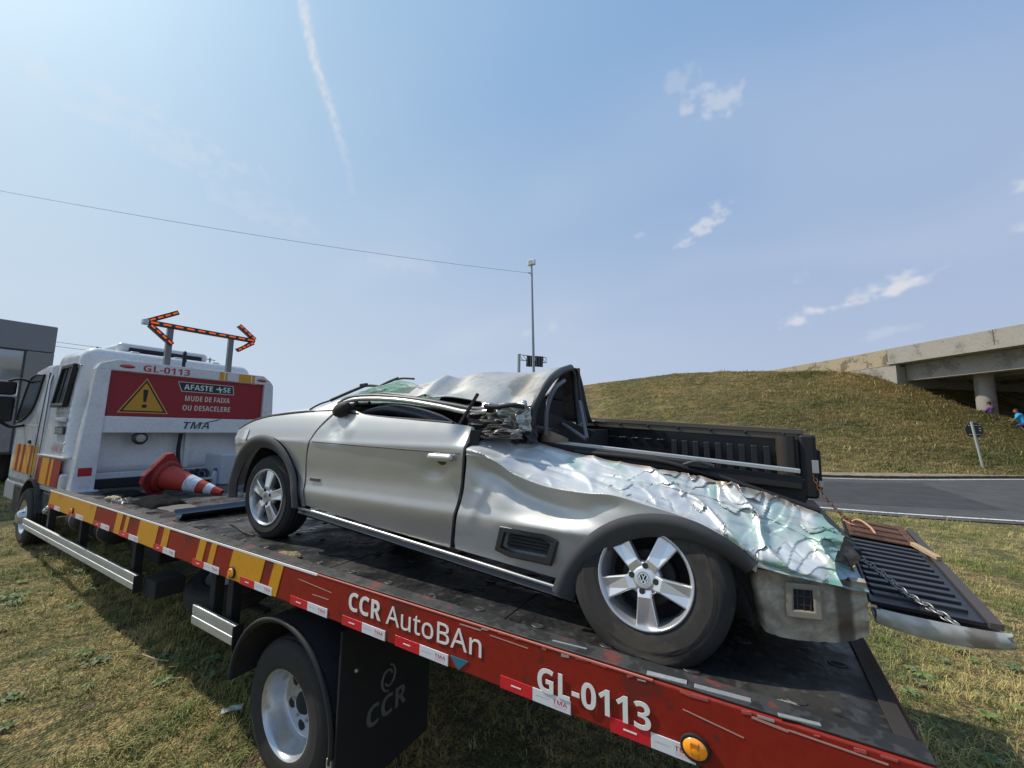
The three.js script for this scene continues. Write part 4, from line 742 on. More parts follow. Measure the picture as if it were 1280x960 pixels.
  // arrow board
  const ab = new THREE.Group(); ab.name = 'arrow_board'; truck.add(ab);
  for (const z of [-1.0, -1.78]) part(ab, 'post', bb(fx - .03, fx + .03, 2.74, 3.30, z - .035, z + .035, .006), M.greyPaint);
  const seg = (a, b, n) => {
    part(ab, 'bar', bar([fx + .02, a[1], a[0]], [fx + .02, b[1], b[0]], .07, .066, [0, 0.9, .1]), std([.05, .045, .042], .5));
    for (let k = 0; k < n; k++) { const t0 = (k + .16) / n, t1 = (k + .80) / n; part(ab, 'led_module', bar([fx + .058, lerp(a[1], b[1], t0), lerp(a[0], b[0], t0)], [fx + .058, lerp(a[1], b[1], t1), lerp(a[0], b[0], t1)], .012, .02, [0, 0.9, .1]), M.led); }
  };
  seg([-.74, 3.31], [-2.12, 3.32], 10); seg([-.74, 3.33], [-1.06, 3.53], 4); seg([-.76, 3.28], [-1.03, 3.05], 4); seg([-2.12, 3.34], [-1.86, 3.53], 4); seg([-2.10, 3.29], [-1.87, 3.12], 4);
  part(ab, 'end_cap', bb(fx - .02, fx + .06, 3.27, 3.345, -.745, -.68, .01), M.galv);
}
// ---------------------------------------------------------------- wrecked pickup
const car = thing('wrecked_pickup', 'crushed silver pickup car with flattened cab and torn rear quarter on the tow truck bed', 'car');
const ridge = (x, y, z) => 1 - 2 * Math.abs(fbm(x, y, z, 3));
function spl(pts, x) { // smooth curve through points
  const n = pts.length; if (x <= pts[0][0]) return pts[0][1]; if (x >= pts[n - 1][0]) return pts[n - 1][1];
  let i = 1; while (x > pts[i][0]) i++;
  const [x0, y0] = pts[i - 1], [x1, y1] = pts[i], h = x1 - x0, t = (x - x0) / h;
  const m0 = i > 1 ? (y1 - pts[i - 2][1]) / (x1 - pts[i - 2][0]) : (y1 - y0) / h, m1 = i < n - 1 ? (pts[i + 1][1] - y0) / (pts[i + 1][0] - x0) : (y1 - y0) / h;
  const t2 = t * t, t3 = t2 * t; return (2 * t3 - 3 * t2 + 1) * y0 + (t3 - 2 * t2 + t) * h * m0 + (-2 * t3 + 3 * t2) * y1 + (t3 - t2) * h * m1;
}
// body side section: z of the near side at height y
const sect = [[1.2, -.40], [1.28, -.378], [1.36, -.36], [1.47, -.338], [1.53, -.346], [1.60, -.349], [1.70, -.338], [1.79, -.328], [1.812, -.327], [1.83, -.333], [1.90, -.352], [1.98, -.385], [2.05, -.43], [2.12, -.48]];
const zs = y => spl(sect, y);
const planIn = x => x < -3.4 ? -.5 * Math.pow((-3.4 - x), 2) - 4.2 * Math.pow(Math.max(0, -3.6 - x), 2) : 0; // nose rounds inward
const sill = x => pl([[-2.62, 1.375], [-2.0, 1.333], [-1.37, 1.288], [-.93, 1.255], [-.66, 1.235]], x);
const CP = (n, g, m, l) => part(car, n, g, m, l);
// --- front arch and fender
const fa = { x: -3.095, y: 1.375, r: .462 };
const hoodLine = x => spl([[-3.95, 1.80], [-3.6, 1.885], [-3.3, 1.965], [-3.0, 2.0], [-2.6, 2.02], [-2.35, 2.035]], x);
const archF = x => { const d = (x - fa.x) / fa.r; return Math.abs(d) < 1 ? fa.y + Math.sqrt(1 - d * d) * fa.r : null; };
const bumperLow = 1.40;
CP('front_fender', sheet((u, v) => {
  const front = v2 => -3.86, rear = y => spl([[1.36, -2.592], [1.5, -2.60], [1.66, -2.602], [1.85, -2.54], [2.04, -2.385]], y);
  // columns are denser near the ends of the arch
  const s = u; let x = lerp(-3.80, -2.59, s), lo = archF(x); if (lo === null) lo = x < fa.x ? lerp(1.42, 1.40, ss(-3.8, -3.56, x)) : 1.375;
  let y = lerp(lo, hoodLine(x), v); x += (rear(y) + 2.59) * ss(.55, 1, s);
  const bump = .006 * fbm(x * 3, y * 3, 1, 2);
  return [x, y, zs(y) + planIn(x) + bump - .02 * ss(-3.3, -3.6, x)];
}, 150, 40, .012), M.silver);
// front bumper wraps round the nose
CP('front_bumper', sheet((u, v) => { const z = lerp(-.55, -1.79, u), c = (z + 1.17) / .62, x = -3.76 - .17 * (1 - c * c), y = lerp(1.30, 1.86, v); return [x - .03 * Math.sin(v * 3.1), y, z]; }, 30, 14, -.02), M.silver);
CP('front_grille', bb(-3.965, -3.94, 1.62, 1.74, -1.55, -.8, .01), M.black);
const hl = CP('headlight', sheet((u, v) => { const x = lerp(-3.66, -3.36, u), y = lerp(1.76, lerp(1.86, 1.915, u), v * (1 - .35 * u)) + .02 * u; return [x, y, zs(y) + planIn(x) - .02 * ss(-3.3, -3.6, x) + .006]; }, 14, 8, .004), phy([.62, .62, .6], .12, .1, { clearcoat: 1 }));
CP('fender_flare', sheet((u, v) => { const a = lerp(Math.PI * 1.0 + .06, -.02, u), r = lerp(.455, .385, v) + .004; const x = fa.x + Math.cos(a) * r, y = fa.y + Math.sin(a) * r, out = .022 * Math.sin(Math.min(1, v * 1.6 + .25) * Math.PI * .62); return [x, y, zs(Math.max(1.38, y)) * .5 - .17 + planIn(x) * .95 + out - .03 * v * v]; }, 56, 8, .02), M.flare, 'dark plastic front wheel arch trim');
CP('hood', sheet((u, v) => { const x = lerp(-3.72, -2.68 + .1 * Math.sin(v * Math.PI), u), c = 2 * v - 1, edge = hoodLine(x) - .002, w = 1.17 + zs(edge) + planIn(x) - .02 * ss(-3.3, -3.6, x) - .006; const z = -1.17 - c * w; return [x - .10 * (1 - u) * (1 - c * c), edge + .10 * (1 - Math.pow(Math.abs(c), 2.6)) * (.35 + .65 * u) + .006 * fbm(x * 3, z * 3, 4, 2), z]; }, 40, 40, -.012), M.silver);
CP('hood_seam', tube(Array.from({ length: 12 }, (_, i) => { const x = lerp(-3.6, -2.64, i / 11), y = hoodLine(x) - .002; return [x, y, zs(y) + planIn(x) - .02 * ss(-3.3, -3.6, x) + .001]; }), .0045, 40, 6), M.matt);
// --- cowl and A pillar base
CP('cowl_panel', sheet((u, v) => { const y = lerp(spl([[0, 2.02], [1, 2.03]], u), spl([[0, 2.055], [.5, 2.11], [1, 2.125]], u), v), x = lerp(-2.72, -2.30, u) + .02 * v; return [x, y, lerp(-.405, -.50, v) - .02 * u * v]; }, 20, 8, .01), M.silver);
CP('cowl_seam', tube([[-2.72, 2.03, -.42], [-2.67, 2.07, -.46], [-2.58, 2.11, -.52]], .006, 12, 6), M.matt);
// --- door
const dF = y => spl([[1.36, -2.578], [1.5, -2.585], [1.66, -2.587], [1.85, -2.522], [2.03, -2.36]], y), dR = y => spl([[1.28, -1.362], [1.34, -1.35], [1.61, -1.285], [1.91, -1.243]], y);
const doorTop = x => spl([[-2.4, 2.02], [-2.2, 1.985], [-1.7, 1.95], [-1.35, 1.925], [-1.24, 1.90]], x);
CP('door', sheet((u, v) => {
  const x0 = lerp(-2.58, -1.30, u); let lo = sill(x0) + .012, hi = doorTop(x0), y = lerp(lo, hi, v); const x = lerp(dF(y), dR(y), u);
  let z = zs(y) + .008 * Math.sin(u * 3.1);
  z -= .022 * Math.exp(-(((x + 2.30) / .10) ** 2) - ((y - 1.90) / .07) ** 2) * (1 + .6 * fbm(x * 14, y * 14, 2, 3));
  z += .010 * Math.exp(-(((x + 2.17) / .05) ** 2) - ((y - 1.89) / .05) ** 2);
  z -= .012 * Math.exp(-(((x + 1.46) / .07) ** 2) - ((y - 1.69) / .045) ** 2);
  z -= .03 * Math.exp(-(((x + 1.28) / .05) ** 2) - ((y - 1.9) / .06) ** 2);
  z += .0025 * fbm(x * 5, y * 5, 7, 2);
  return [x, y, z];
}, 110, 60, .02), M.silver);
CP('door_crease', tube(Array.from({ length: 12 }, (_, i) => { const x = lerp(-2.52, -1.28, i / 11), y = 1.81 - .03 * i / 11; return [x, y, zs(y) + .0065 + .008 * Math.sin(i / 11 * 3.1) - .004]; }), .0035, 40, 5), M.flare);
CP('door_window_strip', tube([[-2.3, 2.005, -.40], [-2.0, 1.975, -.392], [-1.6, 1.95, -.39], [-1.38, 1.935, -.392]], .011, 30, 6), M.black);
const dh = CP('door_handle', (() => { const s = new THREE.CapsuleGeometry(.019, .13, 6, 14); s.rotateZ(Math.PI / 2); s.scale(1, 1, .75); s.rotateZ(-.01); s.translate(-1.39, 1.757, -.305); return s; })(), M.silver);
part(dh, 'handle_cup', (() => { const s = new THREE.SphereGeometry(.05, 24, 14); s.scale(.95, .8, .2); s.translate(-1.395, 1.755, -.338); return s; })(), M.flare);
CP('door_badge', bb(-2.535, -2.43, 1.552, 1.572, -.342, -.336, .002), std([.1, .095, .085], .4, .4));
CP('sill_trim', tube(Array.from({ length: 10 }, (_, i) => { const x = lerp(-2.66, -.68, i / 9); return [x, sill(x) - .012, -.352]; }), .009, 50, 8), M.steel, 'thin bright strip along the sill');
CP('sill', sheet((u, v) => { const x = lerp(-2.66, -.66, u); return [x, sill(x) - .02 - .05 * v, -.362 - .09 * v]; }, 40, 5, .03), M.plastic);
// --- rear quarter, pushed in and torn
const ra = [[-.745, 1.225], [-.715, 1.30], [-.67, 1.375], [-.61, 1.445], [-.54, 1.505], [-.46, 1.55], [-.37, 1.578], [-.28, 1.585], [-.19, 1.572], [-.11, 1.535], [-.05, 1.495], [-.0, 1.458]];
const qTop = x => spl([[-1.33, 1.885], [-1.2, 1.878], [-1.08, 1.875], [-1.0, 1.86], [-.86, 1.818], [-.54, 1.765], [-.26, 1.735], [-.03, 1.69], [.15, 1.64], [.26, 1.60]], x);
const fold = x => spl([[-1.33, 1.83], [-1.15, 1.79], [-1.04, 1.745], [-.96, 1.70], [-.79, 1.655], [-.61, 1.642], [-.5, 1.645], [-.36, 1.618], [-.2, 1.58], [-.1, 1.53], [0, 1.462], [.2, 1.42]], x);
const qLow = x => x < -.715 ? sill(x) + .012 : x < 0 ? lerp(sill(x) + .012, spl(ra, x) - .03, ss(-.715, -.66, x)) : spl([[0, 1.45], [.08, 1.44], [.2, 1.428], [.26, 1.425]], x);
const layer = (x, y) => (qTop(x) - y) / .062 + 1.9 * N.noise(x * 4.2, y * 3, 3.3) + 1.1 * N.noise(x * 11, y * 8, 1.1) + .5 * N.noise(x * 27, y * 15, 4.1) + x * 1.2 + 20;
function qPoint(u, v) {
  const x0 = lerp(-1.315, .235, u), y0 = lerp(qLow(x0), qTop(x0), v);
  let x = x0 + ss(.12, 0, u) * (spl([[1.28, -.01], [1.34, -.008], [1.61, .055], [1.91, .095]], y0));
  x += ss(.93, 1, u) * (.035 * fbm(3, y0 * 14, 5, 3) - .02 * Math.sin(v * 7));
  const yf = fold(x), t = clamp((y0 - yf) / Math.max(.04, qTop(x0) - yf)); let y = y0;
  let z = zs(Math.min(y, 1.80));
  const mid = ss(-1.28, -1.05, x) * ss(-.46, -.80, x);
  z -= .052 * mid * Math.exp(-(((y - (yf - .085)) / .052) ** 2));
  z += .012 * mid * Math.exp(-(((y - (yf + .004)) / .02) ** 2));
  z += .018 * ss(-1.1, -.85, x) * ss(-.5, -.7, x) * Math.exp(-(((y - 1.475) / .03) ** 2));
  z -= .010 * Math.exp(-(((x + .55) / .09) ** 2) - ((y - 1.60) / .03) ** 2);
  z += .012 * Math.exp(-(((x + 1.19 - (y - 1.5) * .4) / .035) ** 2) - ((y - 1.58) / .09) ** 2) - .02 * Math.exp(-(((x + 1.13) / .06) ** 2) - ((y - 1.62) / .1) ** 2);
  z -= .225 * Math.pow(t, .85);
  // creases and buckles
  const k = ss(0, .12, t), rear = ss(-.45, -.05, x);
  z += k * (.012 + .014 * rear) * (1 - 2 * Math.abs(N.noise(x * 3.1, y * 6, 1.3)) - .5) + k * .010 * N.noise(x * 5, y * 7, 4) + k * .0025 * fbm(x * 22, y * 30, 4, 2);
  const pk = k * (.008 + .026 * rear) * Math.pow(clamp(1 - 2.2 * Math.abs(N.noise(x * 4.6 + 2, y * 7 + x * 3, 6.1))), 5); y += pk * .55; z += pk * .5;
  const flake = k * rear * .018 * (Math.floor(4 * (N.noise(x * 5, y * 6, 2.2) + .8)) / 4); z += flake; const Lr = layer(x, y0), fr = Lr - Math.floor(Lr); const la = ss(-.25, .35, N.noise(x * 6 + 3, y0 * 9, 7.7) + .1); z += k * ss(-.62, -.30, x) * (.003 + .014 * la) * Math.pow(fr, 1.6) + k * ss(-.7, -.2, x) * (.0025 * (1 - 2.4 * Math.abs(N.noise(x * 16, y0 * 21, 2.4))) + .005 * N.noise(x * 8, y0 * 9, 5.1)); y -= k * ss(-.5, -.2, x) * .008 * Math.pow(fr, 4); 
  y += .008 * k * fbm(x * 7, y0 * 4, 8, 2);
  { const yc = spl([[-1.3, 1.79], [-1.0, 1.765], [-.8, 1.735], [-.5, 1.70], [-.2, 1.655], [0, 1.60], [.2, 1.53]], x) + .006 * N.noise(x * 9, 1, 2); z += .007 * ss(-.03, .0, y - yc) * ss(.035, .0, y - yc) - .008 * Math.exp(-(((y - yc) / .004) ** 2)); }
  z += .02 * Math.exp(-(((x + 1.02 - (y - 1.8) * .3) / .025) ** 2)) * ss(1.74, 1.8, y);
  z -= .055 * ss(-1.04, -1.022, x + (y - 1.35) * -.2) * ss(-.765, -.785, x) * ss(1.336, 1.35, y) * ss(1.438, 1.424, y); // pressed-in intake
  return [x, y, z, t];
}
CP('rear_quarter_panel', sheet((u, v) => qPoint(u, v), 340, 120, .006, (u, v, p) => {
  const t = qPoint(u, v)[3], x = p.x, y = p.y; let c = [.60, .592, .565]; const scr = fbm(x * 2.5, y * 60 + x * 14, 9, 3);
  const mix = (d, k) => { c = c.map((a, i) => lerp(a, d[i], clamp(k))); };
  if (t > .01) {
    const st = fbm(x * 4 + y * 3, (y + x * .28) * 26, 3, 4), bl = fbm(x * 9, y * 11, 12, 4), rear = ss(-.62, -.25, x);
    mix([.58, .61, .645], .6 * ss(.02, .12, t)); mix([.30, .31, .32], .5 * ss(.16, .24, scr)); mix([.78, .78, .76], .5 * ss(.15, .25, -scr));  // first tint: sky reflection above the fold, put into the colour
    mix([.70, .72, .72], .75 * ss(.05, .25, st) * ss(.05, .3, t));
    const Lr = layer(x, y), fr = Lr - Math.floor(Lr), hs = N.noise(Math.floor(Lr) * 1.7, x * 4.5, 2.5);
    mix([.34, .52, .45], .6 * rear * ss(.0, .35, hs + .5 * bl + .35 * st));
    mix([.25, .42, .36], .6 * ss(.10, .3, bl * .6 + st * .7) * ss(-.95, -.75, x) * ss(.1, .4, t));
    mix([.74, .73, .68], .8 * ss(.62, .95, fr + .5 * st) * ss(-.6, -.35, x));
    mix([.36, .31, .25], .35 * ss(.93, 1.0, fr + .25 * st) * ss(-.5, -.3, x));
    mix([.28, .25, .21], .4 * ss(.16, .32, fbm(x * 9 + y * 4, (y + x * .3) * 40, 5, 4)) * (.3 + .7 * rear));
    mix([.30, .22, .15], .85 * ss(.90, .97, t + .06 * bl));
    if (x > .02) mix([.22, .43, .34], .8 * ss(.12, .0, t + .2 * bl) + .7 * ss(.17, .215, x + .05 * bl));
  } else mix([.46, .435, .38], .5 * ss(.1, .35, fbm(x * 5, y * 8, 3, 4)) * ss(1.6, 1.35, y));
  return c;
}), M.vsilver, 'buckled silver quarter panel with painted blue grey sky reflection, scrapes and green paint marks');
// torn flap and inner skin behind it at the tail
CP('torn_flap', sheet((u, v) => { const x = lerp(.155, .305, u), y = lerp(1.425, 1.47 + .02 * Math.sin(u * 5), v) - .02 * u; return [x, y + .012 * fbm(x * 18, v * 3, 2, 3), -.385 - .16 * v - .03 * u]; }, 24, 8, .004, (u, v) => { const k = ss(.1, .4, fbm(u * 5, v * 4, 3, 3) + .2); return [lerp(.42, .2, k), lerp(.50, .38, k), lerp(.55, .33, k)]; }), M.vsilver);
CP('inner_skin', sheet((u, v) => { const x = lerp(.15, .29, u) + .03 * Math.sin(v * 5), y = lerp(1.43, 1.60, v) - .05 * u * v; return [x, y, -.52 - .07 * u + .03 * fbm(u * 4, v * 4, 1, 3)]; }, 20, 20, .006, (u, v) => { const k = clamp(.5 + fbm(u * 4, v * 4, 6, 3) * 1.4); return [lerp(.09, .34, k), lerp(.065, .29, k), lerp(.05, .24, k)]; }), M.vdirty);
CP('rear_flare', sheet((u, v) => {
  const i = u * (ra.length - 1), a = Math.min(ra.length - 2, Math.floor(i)), f = i - a; const p = [spl(ra.map((q, k) => [k, q[0]]), i), spl(ra.map((q, k) => [k, q[1]]), i)], q0 = [spl(ra.map((q, k) => [k, q[0]]), Math.min(11, i + .05)), spl(ra.map((q, k) => [k, q[1]]), Math.min(11, i + .05))], q1 = [spl(ra.map((q, k) => [k, q[0]]), Math.max(0, i - .05)), spl(ra.map((q, k) => [k, q[1]]), Math.max(0, i - .05))];
  let tx = q0[0] - q1[0], ty = q0[1] - q1[1]; const L = Math.hypot(tx, ty); tx /= L; ty /= L; const w = (.068 - .028 * ss(.6, 1, u)) * v;
  const x = p[0] + ty * w, y = p[1] - tx * w, out = .022 * Math.sin(Math.min(1, v * 1.5 + .25) * Math.PI * .62);
  return [x, y, -.338 + out * .8 - .035 * v * v - .03 * ss(.75, 1, u)];
}, 56, 8, .02), M.flare, 'dark plastic rear wheel arch trim');
// side intake
{
  const y0 = 1.385, sh = new THREE.Shape(); const pts = [[-1.055, 1.345], [-1.03, 1.446], [-.80, 1.447], [-.745, 1.42], [-.775, 1.325], [-.98, 1.327]];
  const c = pts.map(p => new THREE.Vector2(...p)); sh.setFromPoints(c); const hole = new THREE.Path(c.map(p => new THREE.Vector2(lerp(-.90, p.x, .84), lerp(1.388, p.y, .72)))); sh.holes.push(hole);
  const g = new THREE.ExtrudeGeometry(sh, { depth: .012, bevelEnabled: true, bevelSize: .008, bevelThickness: .008, bevelSegments: 3 }); g.translate(0, 0, -.352); const v = CP('side_vent', g, M.plastic, 'black side intake with a dark recess');
  part(v, 'vent_recess', prism(hole.getPoints().map(p => [p.x, p.y]), -.405, -.392), M.flare);
  for (let k = 0; k < 4; k++) part(v, 'vent_fin', bar([-1.0 + .004 * k, 1.362 + .016 * k, -.378], [-.80, 1.36 + .015 * k, -.378], .012, .003), M.plastic);
}
// --- rear corner bracket (dirty bumper mount with a vent)
CP('bumper_mount', sheet((u, v) => { const x = lerp(-.035 + .02 * (1 - v), .30, u), y = lerp(spl([[0, 1.255], [.12, 1.225], [.7, 1.235], [1, 1.265]], u) + .006 * fbm(u * 12, 1, 3, 3), 1.432, v); return [x, y, -.385 - .05 * u * u + .012 * Math.sin(v * 2.6) + .018 * N.noise(u * 3.5, v * 1.8, 3) + .006 * (1 - Math.abs(N.noise(u * 4, v * 3, 6)) * 3) + .004 * ss(.72, .74, u) * ss(.92, .9, u) - .10 * Math.pow(Math.max(0, .12 - u) / .12, 2)]; }, 70, 30, .02, (u, v) => {
  const k = fbm(u * 7, v * 4, 3, 4); let c = [.36 + .3 * k, .315 + .27 * k, .245 + .22 * k]; const sp = fbm(u * 30, v * 22, 7, 3); c = c.map(a => a * (1 + .5 * sp)); const st = ss(.72, .76, u + .02 * k) * ss(.90, .86, u + .02 * k), d = ss(.08, .0, u + .03 * k); c = c.map((a, i) => lerp(a, [.075, .05, .035][i], .85 * Math.max(st, d))); return c; }), M.vdirty, 'dirty beige bumper mount');
{
  const s = new THREE.Shape([[.082, 1.305], [.172, 1.315], [.170, 1.412], [.085, 1.405]].map(p => new THREE.Vector2(...p))), h = new THREE.Path([[.094, 1.322], [.160, 1.328], [.158, 1.404], [.096, 1.398]].map(p => new THREE.Vector2(...p))); s.holes.push(h);
  const g = new THREE.ExtrudeGeometry(s, { depth: .006, bevelEnabled: true, bevelSize: .006, bevelThickness: .005, bevelSegments: 3 }); g.translate(0, 0, -.366); const f = CP('vent_frame', g, std([.24, .21, .165], .85));
  part(f, 'vent_shade_inset', prism([[.093, 1.32], [.161, 1.326], [.159, 1.405], [.095, 1.399]], -.388, -.3635), M.matt);  // dark plate in the frame, paints the shade of the vent opening
  for (let k = 0; k < 3; k++) part(f, 'vent_bar', bar([.11 + .018 * k, 1.325, -.361], [.112 + .018 * k, 1.400, -.361], .004, .005, [0, 0, 1]), M.plastic);
  for (let k = 0; k < 2; k++) part(f, 'vent_bar', bar([.094, 1.345 + .026 * k, -.362], [.16, 1.35 + .026 * k, -.362], .004, .004), M.plastic);
}
CP('broken_lamp_bracket', [bar([.20, 1.47, -.50], [.28, 1.53, -.58], .012, .03), bar([.22, 1.56, -.56], [.30, 1.50, -.60], .01, .025), tube([[.19, 1.45, -.47], [.25, 1.49, -.50], [.28, 1.46, -.56], [.30, 1.40, -.54]], .004, 20, 5), tube([[.17, 1.50, -.50], [.24, 1.55, -.55], [.31, 1.52, -.62]], .004, 20, 5)], std([.12, .10, .085], .7, .3));
CP('wheel_well_liner', sheet((u, v) => { const a = lerp(Math.PI, 0, u); return [-.37 + Math.cos(a) * .355, 1.22 + Math.sin(a) * .30, lerp(-.43, -.75, v)]; }, 30, 6, .01), M.matt);
CP('wheel_well_liner', sheet((u, v) => { const a = lerp(Math.PI, 0, u); return [fa.x + Math.cos(a) * .43, fa.y + Math.sin(a) * .43, lerp(-.42, -.75, v)]; }, 30, 6, .01), M.matt);
// --- hidden body core, floor, far side
CP('underbody', [bb(-3.7, -.80, 1.30, 1.50, -1.80, -.56, .03), bb(-.80, .20, 1.30, 1.47, -1.82, -.6, .03), bb(-3.60, -2.62, 1.50, 1.93, -1.80, -.62, .03)], std([.13, .13, .13], .8));
CP('far_fender', sheet((u, v) => { const x = lerp(-3.72, -2.6, u), lo = archF(x) ?? 1.40, y = lerp(lo, hoodLine(x), v); return [x, y, -2.34 - (zs(y) + planIn(x))]; }, 60, 16, -.012), M.silver);
CP('far_door', sheet((u, v) => { const x = lerp(-2.58, -1.25, u), y = lerp(1.36, 1.97, v); return [x, y, -2.34 - zs(y) + .03 * fbm(x * 3, y * 3, 4, 2)]; }, 30, 16, -.02), M.silver);
CP('far_quarter_panel', sheet((u, v) => { const x = lerp(-1.24, .30, u), y = lerp(1.30, 1.97 - .07 * u, v); return [x, y, -2.35 - zs(Math.min(y, 1.9)) + .012 * fbm(x * 3, y * 3, 2, 2)]; }, 40, 16, -.012), M.silver);
// --- cabin: crushed roof, rails, glass
const rNear = x => spl([[-2.05, 2.13], [-1.8, 2.10], [-1.63, 2.085], [-1.5, 2.088], [-1.34, 2.066], [-1.17, 2.035], [-1.05, 2.02], [-.94, 2.03]], x), rMid = x => spl([[-2.05, 2.24], [-1.92, 2.285], [-1.78, 2.315], [-1.6, 2.315], [-1.3, 2.315], [-1.05, 2.325], [-.94, 2.31]], x);
CP('roof', sheet((u, v) => {
  const z = lerp(-.49, -1.85, v), x0 = lerp(-2.06, pl([[-1.85, -1.0], [-1.02, -.975], [-.80, -.952], [-.60, -.932], [-.49, -.985]], z), u), c = clamp((z + .49) / -.7); let y = lerp(rNear(x0), rMid(x0), Math.sin(c * Math.PI / 2)); if (z < -1.19) y = lerp(rMid(x0), 1.97, ss(-1.19, -1.55, z));
  const e = ss(0, .06, u) * ss(1, .93, u), kk = .4 + .6 * ss(0, .15, v);
  y += kk * (.022 * N.noise(x0 * 3.0 + 4, z * 2.6, 5) + .016 * (1 - 2 * Math.abs(N.noise(x0 * 2.1, z * 2.0 + x0 * 1.3, 3.7)) - .7)) * ss(-.45, -.7, z) + .0012 * fbm(x0 * 20, z * 20, 3, 2);
  y -= .035 * Math.exp(-(((x0 + 1.62 - (z + .7) * .5) / .09) ** 2)) * ss(-.5, -.6, z) * ss(-1.1, -.9, z);
  y += .02 * Math.exp(-(((x0 + 1.77 - (z + .7) * .4) / .04) ** 2)) * ss(-1.15, -.95, z);
  y -= .035 * Math.exp(-(((x0 + 1.13) / .06) ** 2)) * ss(-.95, -.75, z);
  return [x0 + .03 * (1 - c) * ss(.85, 1, u), y, z + .02 * fbm(x0 * 5, z * 2, 7, 2)];
}, 130, 110, -.006), M.silverDusty, 'dented dusty silver roof sheet');
const rail = (pts, r, m, n, l) => CP(n, tube(pts, r, 40, 8), m, l);
rail([[-2.46, 2.07, -.47], [-2.36, 2.105, -.47], [-2.15, 2.115, -.47], [-1.9, 2.098, -.46], [-1.65, 2.07, -.45], [-1.42, 2.035, -.45], [-1.25, 2.01, -.45], [-1.08, 2.025, -.46]], .017, M.trim, 'roof_seal');
rail([[-2.44, 2.05, -.44], [-2.3, 2.088, -.44], [-2.1, 2.093, -.44], [-1.8, 2.073, -.43], [-1.5, 2.03, -.43], [-1.3, 1.995, -.43], [-1.18, 2.0, -.43]], .014, M.silver, 'roof_rail', 'bent silver roof rail');
rail([[-2.36, 2.02, -.42], [-2.28, 2.055, -.43], [-2.1, 2.065, -.43]], .012, M.black, 'pillar_trim');
CP('curtain_airbag', sheet((u, v) => { const x = lerp(-2.36, -1.42, u), top = spl([[0, 1.99], [.12, 2.035], [.35, 2.075], [.6, 2.062], [.85, 2.01], [1, 1.95]], u); return [x, lerp(top - .045 - .05 * u, top, v) - .02, -.50 - .05 * Math.sin(v * 3.1) * -1]; }, 30, 8, .02), M.navy);
CP('cabin_floor', bb(-2.55, -1.08, 1.49, 1.53, -1.80, -.50, .02), std([.11, .11, .11], .95)); CP('far_door_trim', bb(-2.45, -1.2, 1.53, 1.90, -1.86, -1.82, .015), std([.16, .16, .165], .8)); CP('centre_console', bb(-2.3, -1.5, 1.53, 1.72, -1.26, -1.08, .03), std([.12, .12, .125], .7)); CP('dashboard', sheet((u, v) => [lerp(-2.56, -2.12, v), 1.86 + .16 * Math.sin(v * 2.2) + .01 * fbm(u * 6, v * 3, 2, 2), lerp(-.55, -1.78, u)], 24, 10, .02), std([.045, .045, .048], .7)); CP('headliner', sheet((u, v) => [lerp(-2.42, -1.08, u), spl([[0, 2.07], [.3, 2.07], [.6, 2.03], [1, 1.99]], u) + .012 * fbm(u * 5, v * 4, 3, 3) - .02 * Math.sin(v * 3.1), lerp(-.53, -1.76, v)], 30, 20, .01), std([.075, .075, .078], .95), 'sagging grey headliner');
for (const z of [-.85, -1.45]) CP('seat', (() => { const g = new RoundedBoxGeometry(.34, .34, .46, 4, .08); g.rotateZ(-.5); g.translate(-1.62, 1.93, z); return g; })(), std([.03, .03, .032], .9));
for (let k = 0; k < 3; k++) CP('cabin_clutter', bar([-2.1 + .28 * k, 1.94, -.62 - .1 * k], [-1.98 + .28 * k, 2.02 - .02 * k, -.75], .09, .06), std([.06, .06, .065], .6));
CP('windscreen', sheet((u, v) => { const z = lerp(-.50, -1.55, u), x = lerp(-2.56, -1.92, v) + .05 * fbm(u * 3, v * 2, 2, 2); return [x, lerp(2.085, 2.205, Math.pow(v, .8)) + .02 * Math.sin(u * 3.1) - .10 * u + .018 * fbm(u * 7, v * 6, 3, 3) + .008 * fbm(u * 25, v * 20, 1, 2), z]; }, 60, 40, .005), new THREE.MeshPhysicalMaterial({ color: 0xffffff, map: tex(512, (u, v) => { const a = Math.abs(tn(u, v, 10, 2, 3)), b = Math.abs(tn(u, v, 26, 2, 8)), k = Math.max(ss(.05, .0, a), .7 * ss(.05, .0, b), ss(.12, .3, tn(u, v, 4, 4, 5))); return [lerp(.60, .93, k), lerp(.80, .96, k), lerp(.73, .94, k)]; }, true, 1.6), roughness: .95, transmission: .6, thickness: 0, side: THREE.DoubleSide, bumpMap: grain, bumpScale: .004 }), 'shattered greenish windscreen sheet');
CP('wiper', [tube([[-2.60, 2.10, -.50], [-2.44, 2.165, -.55], [-2.33, 2.205, -.58]], .011, 14, 6), tube([[-2.36, 2.20, -.57], [-2.26, 2.20, -.58], [-2.13, 2.18, -.58]], .009, 14, 6), bar([-2.37, 2.205, -.57], [-2.31, 2.21, -.575], .025, .02)], M.black);
CP('wiper', [tube([[-2.52, 2.24, -.88], [-2.44, 2.275, -.9], [-2.37, 2.30, -.92]], .011, 12, 6), tube([[-2.40, 2.29, -.92], [-2.32, 2.295, -.92], [-2.20, 2.285, -.92]], .009, 12, 6)], M.black);
CP('loose_cable', tube([[-1.86, 2.17, -.62], [-1.80, 2.155, -.6], [-1.76, 2.11, -.58]], .006, 12, 6), M.black);
CP('door_mirror_stub', [(() => { const s = new THREE.SphereGeometry(.055, 20, 14); s.scale(1.5, .85, .7); s.rotateZ(.35); s.translate(-2.30, 2.025, -.375); return s; })(), bar([-2.27, 1.985, -.37], [-2.20, 2.075, -.42], .02, .02)], M.black);
CP('broken_strip', bar([-1.352, 1.915, -.40], [-1.238, 2.095, -.42], .018, .014), M.black);
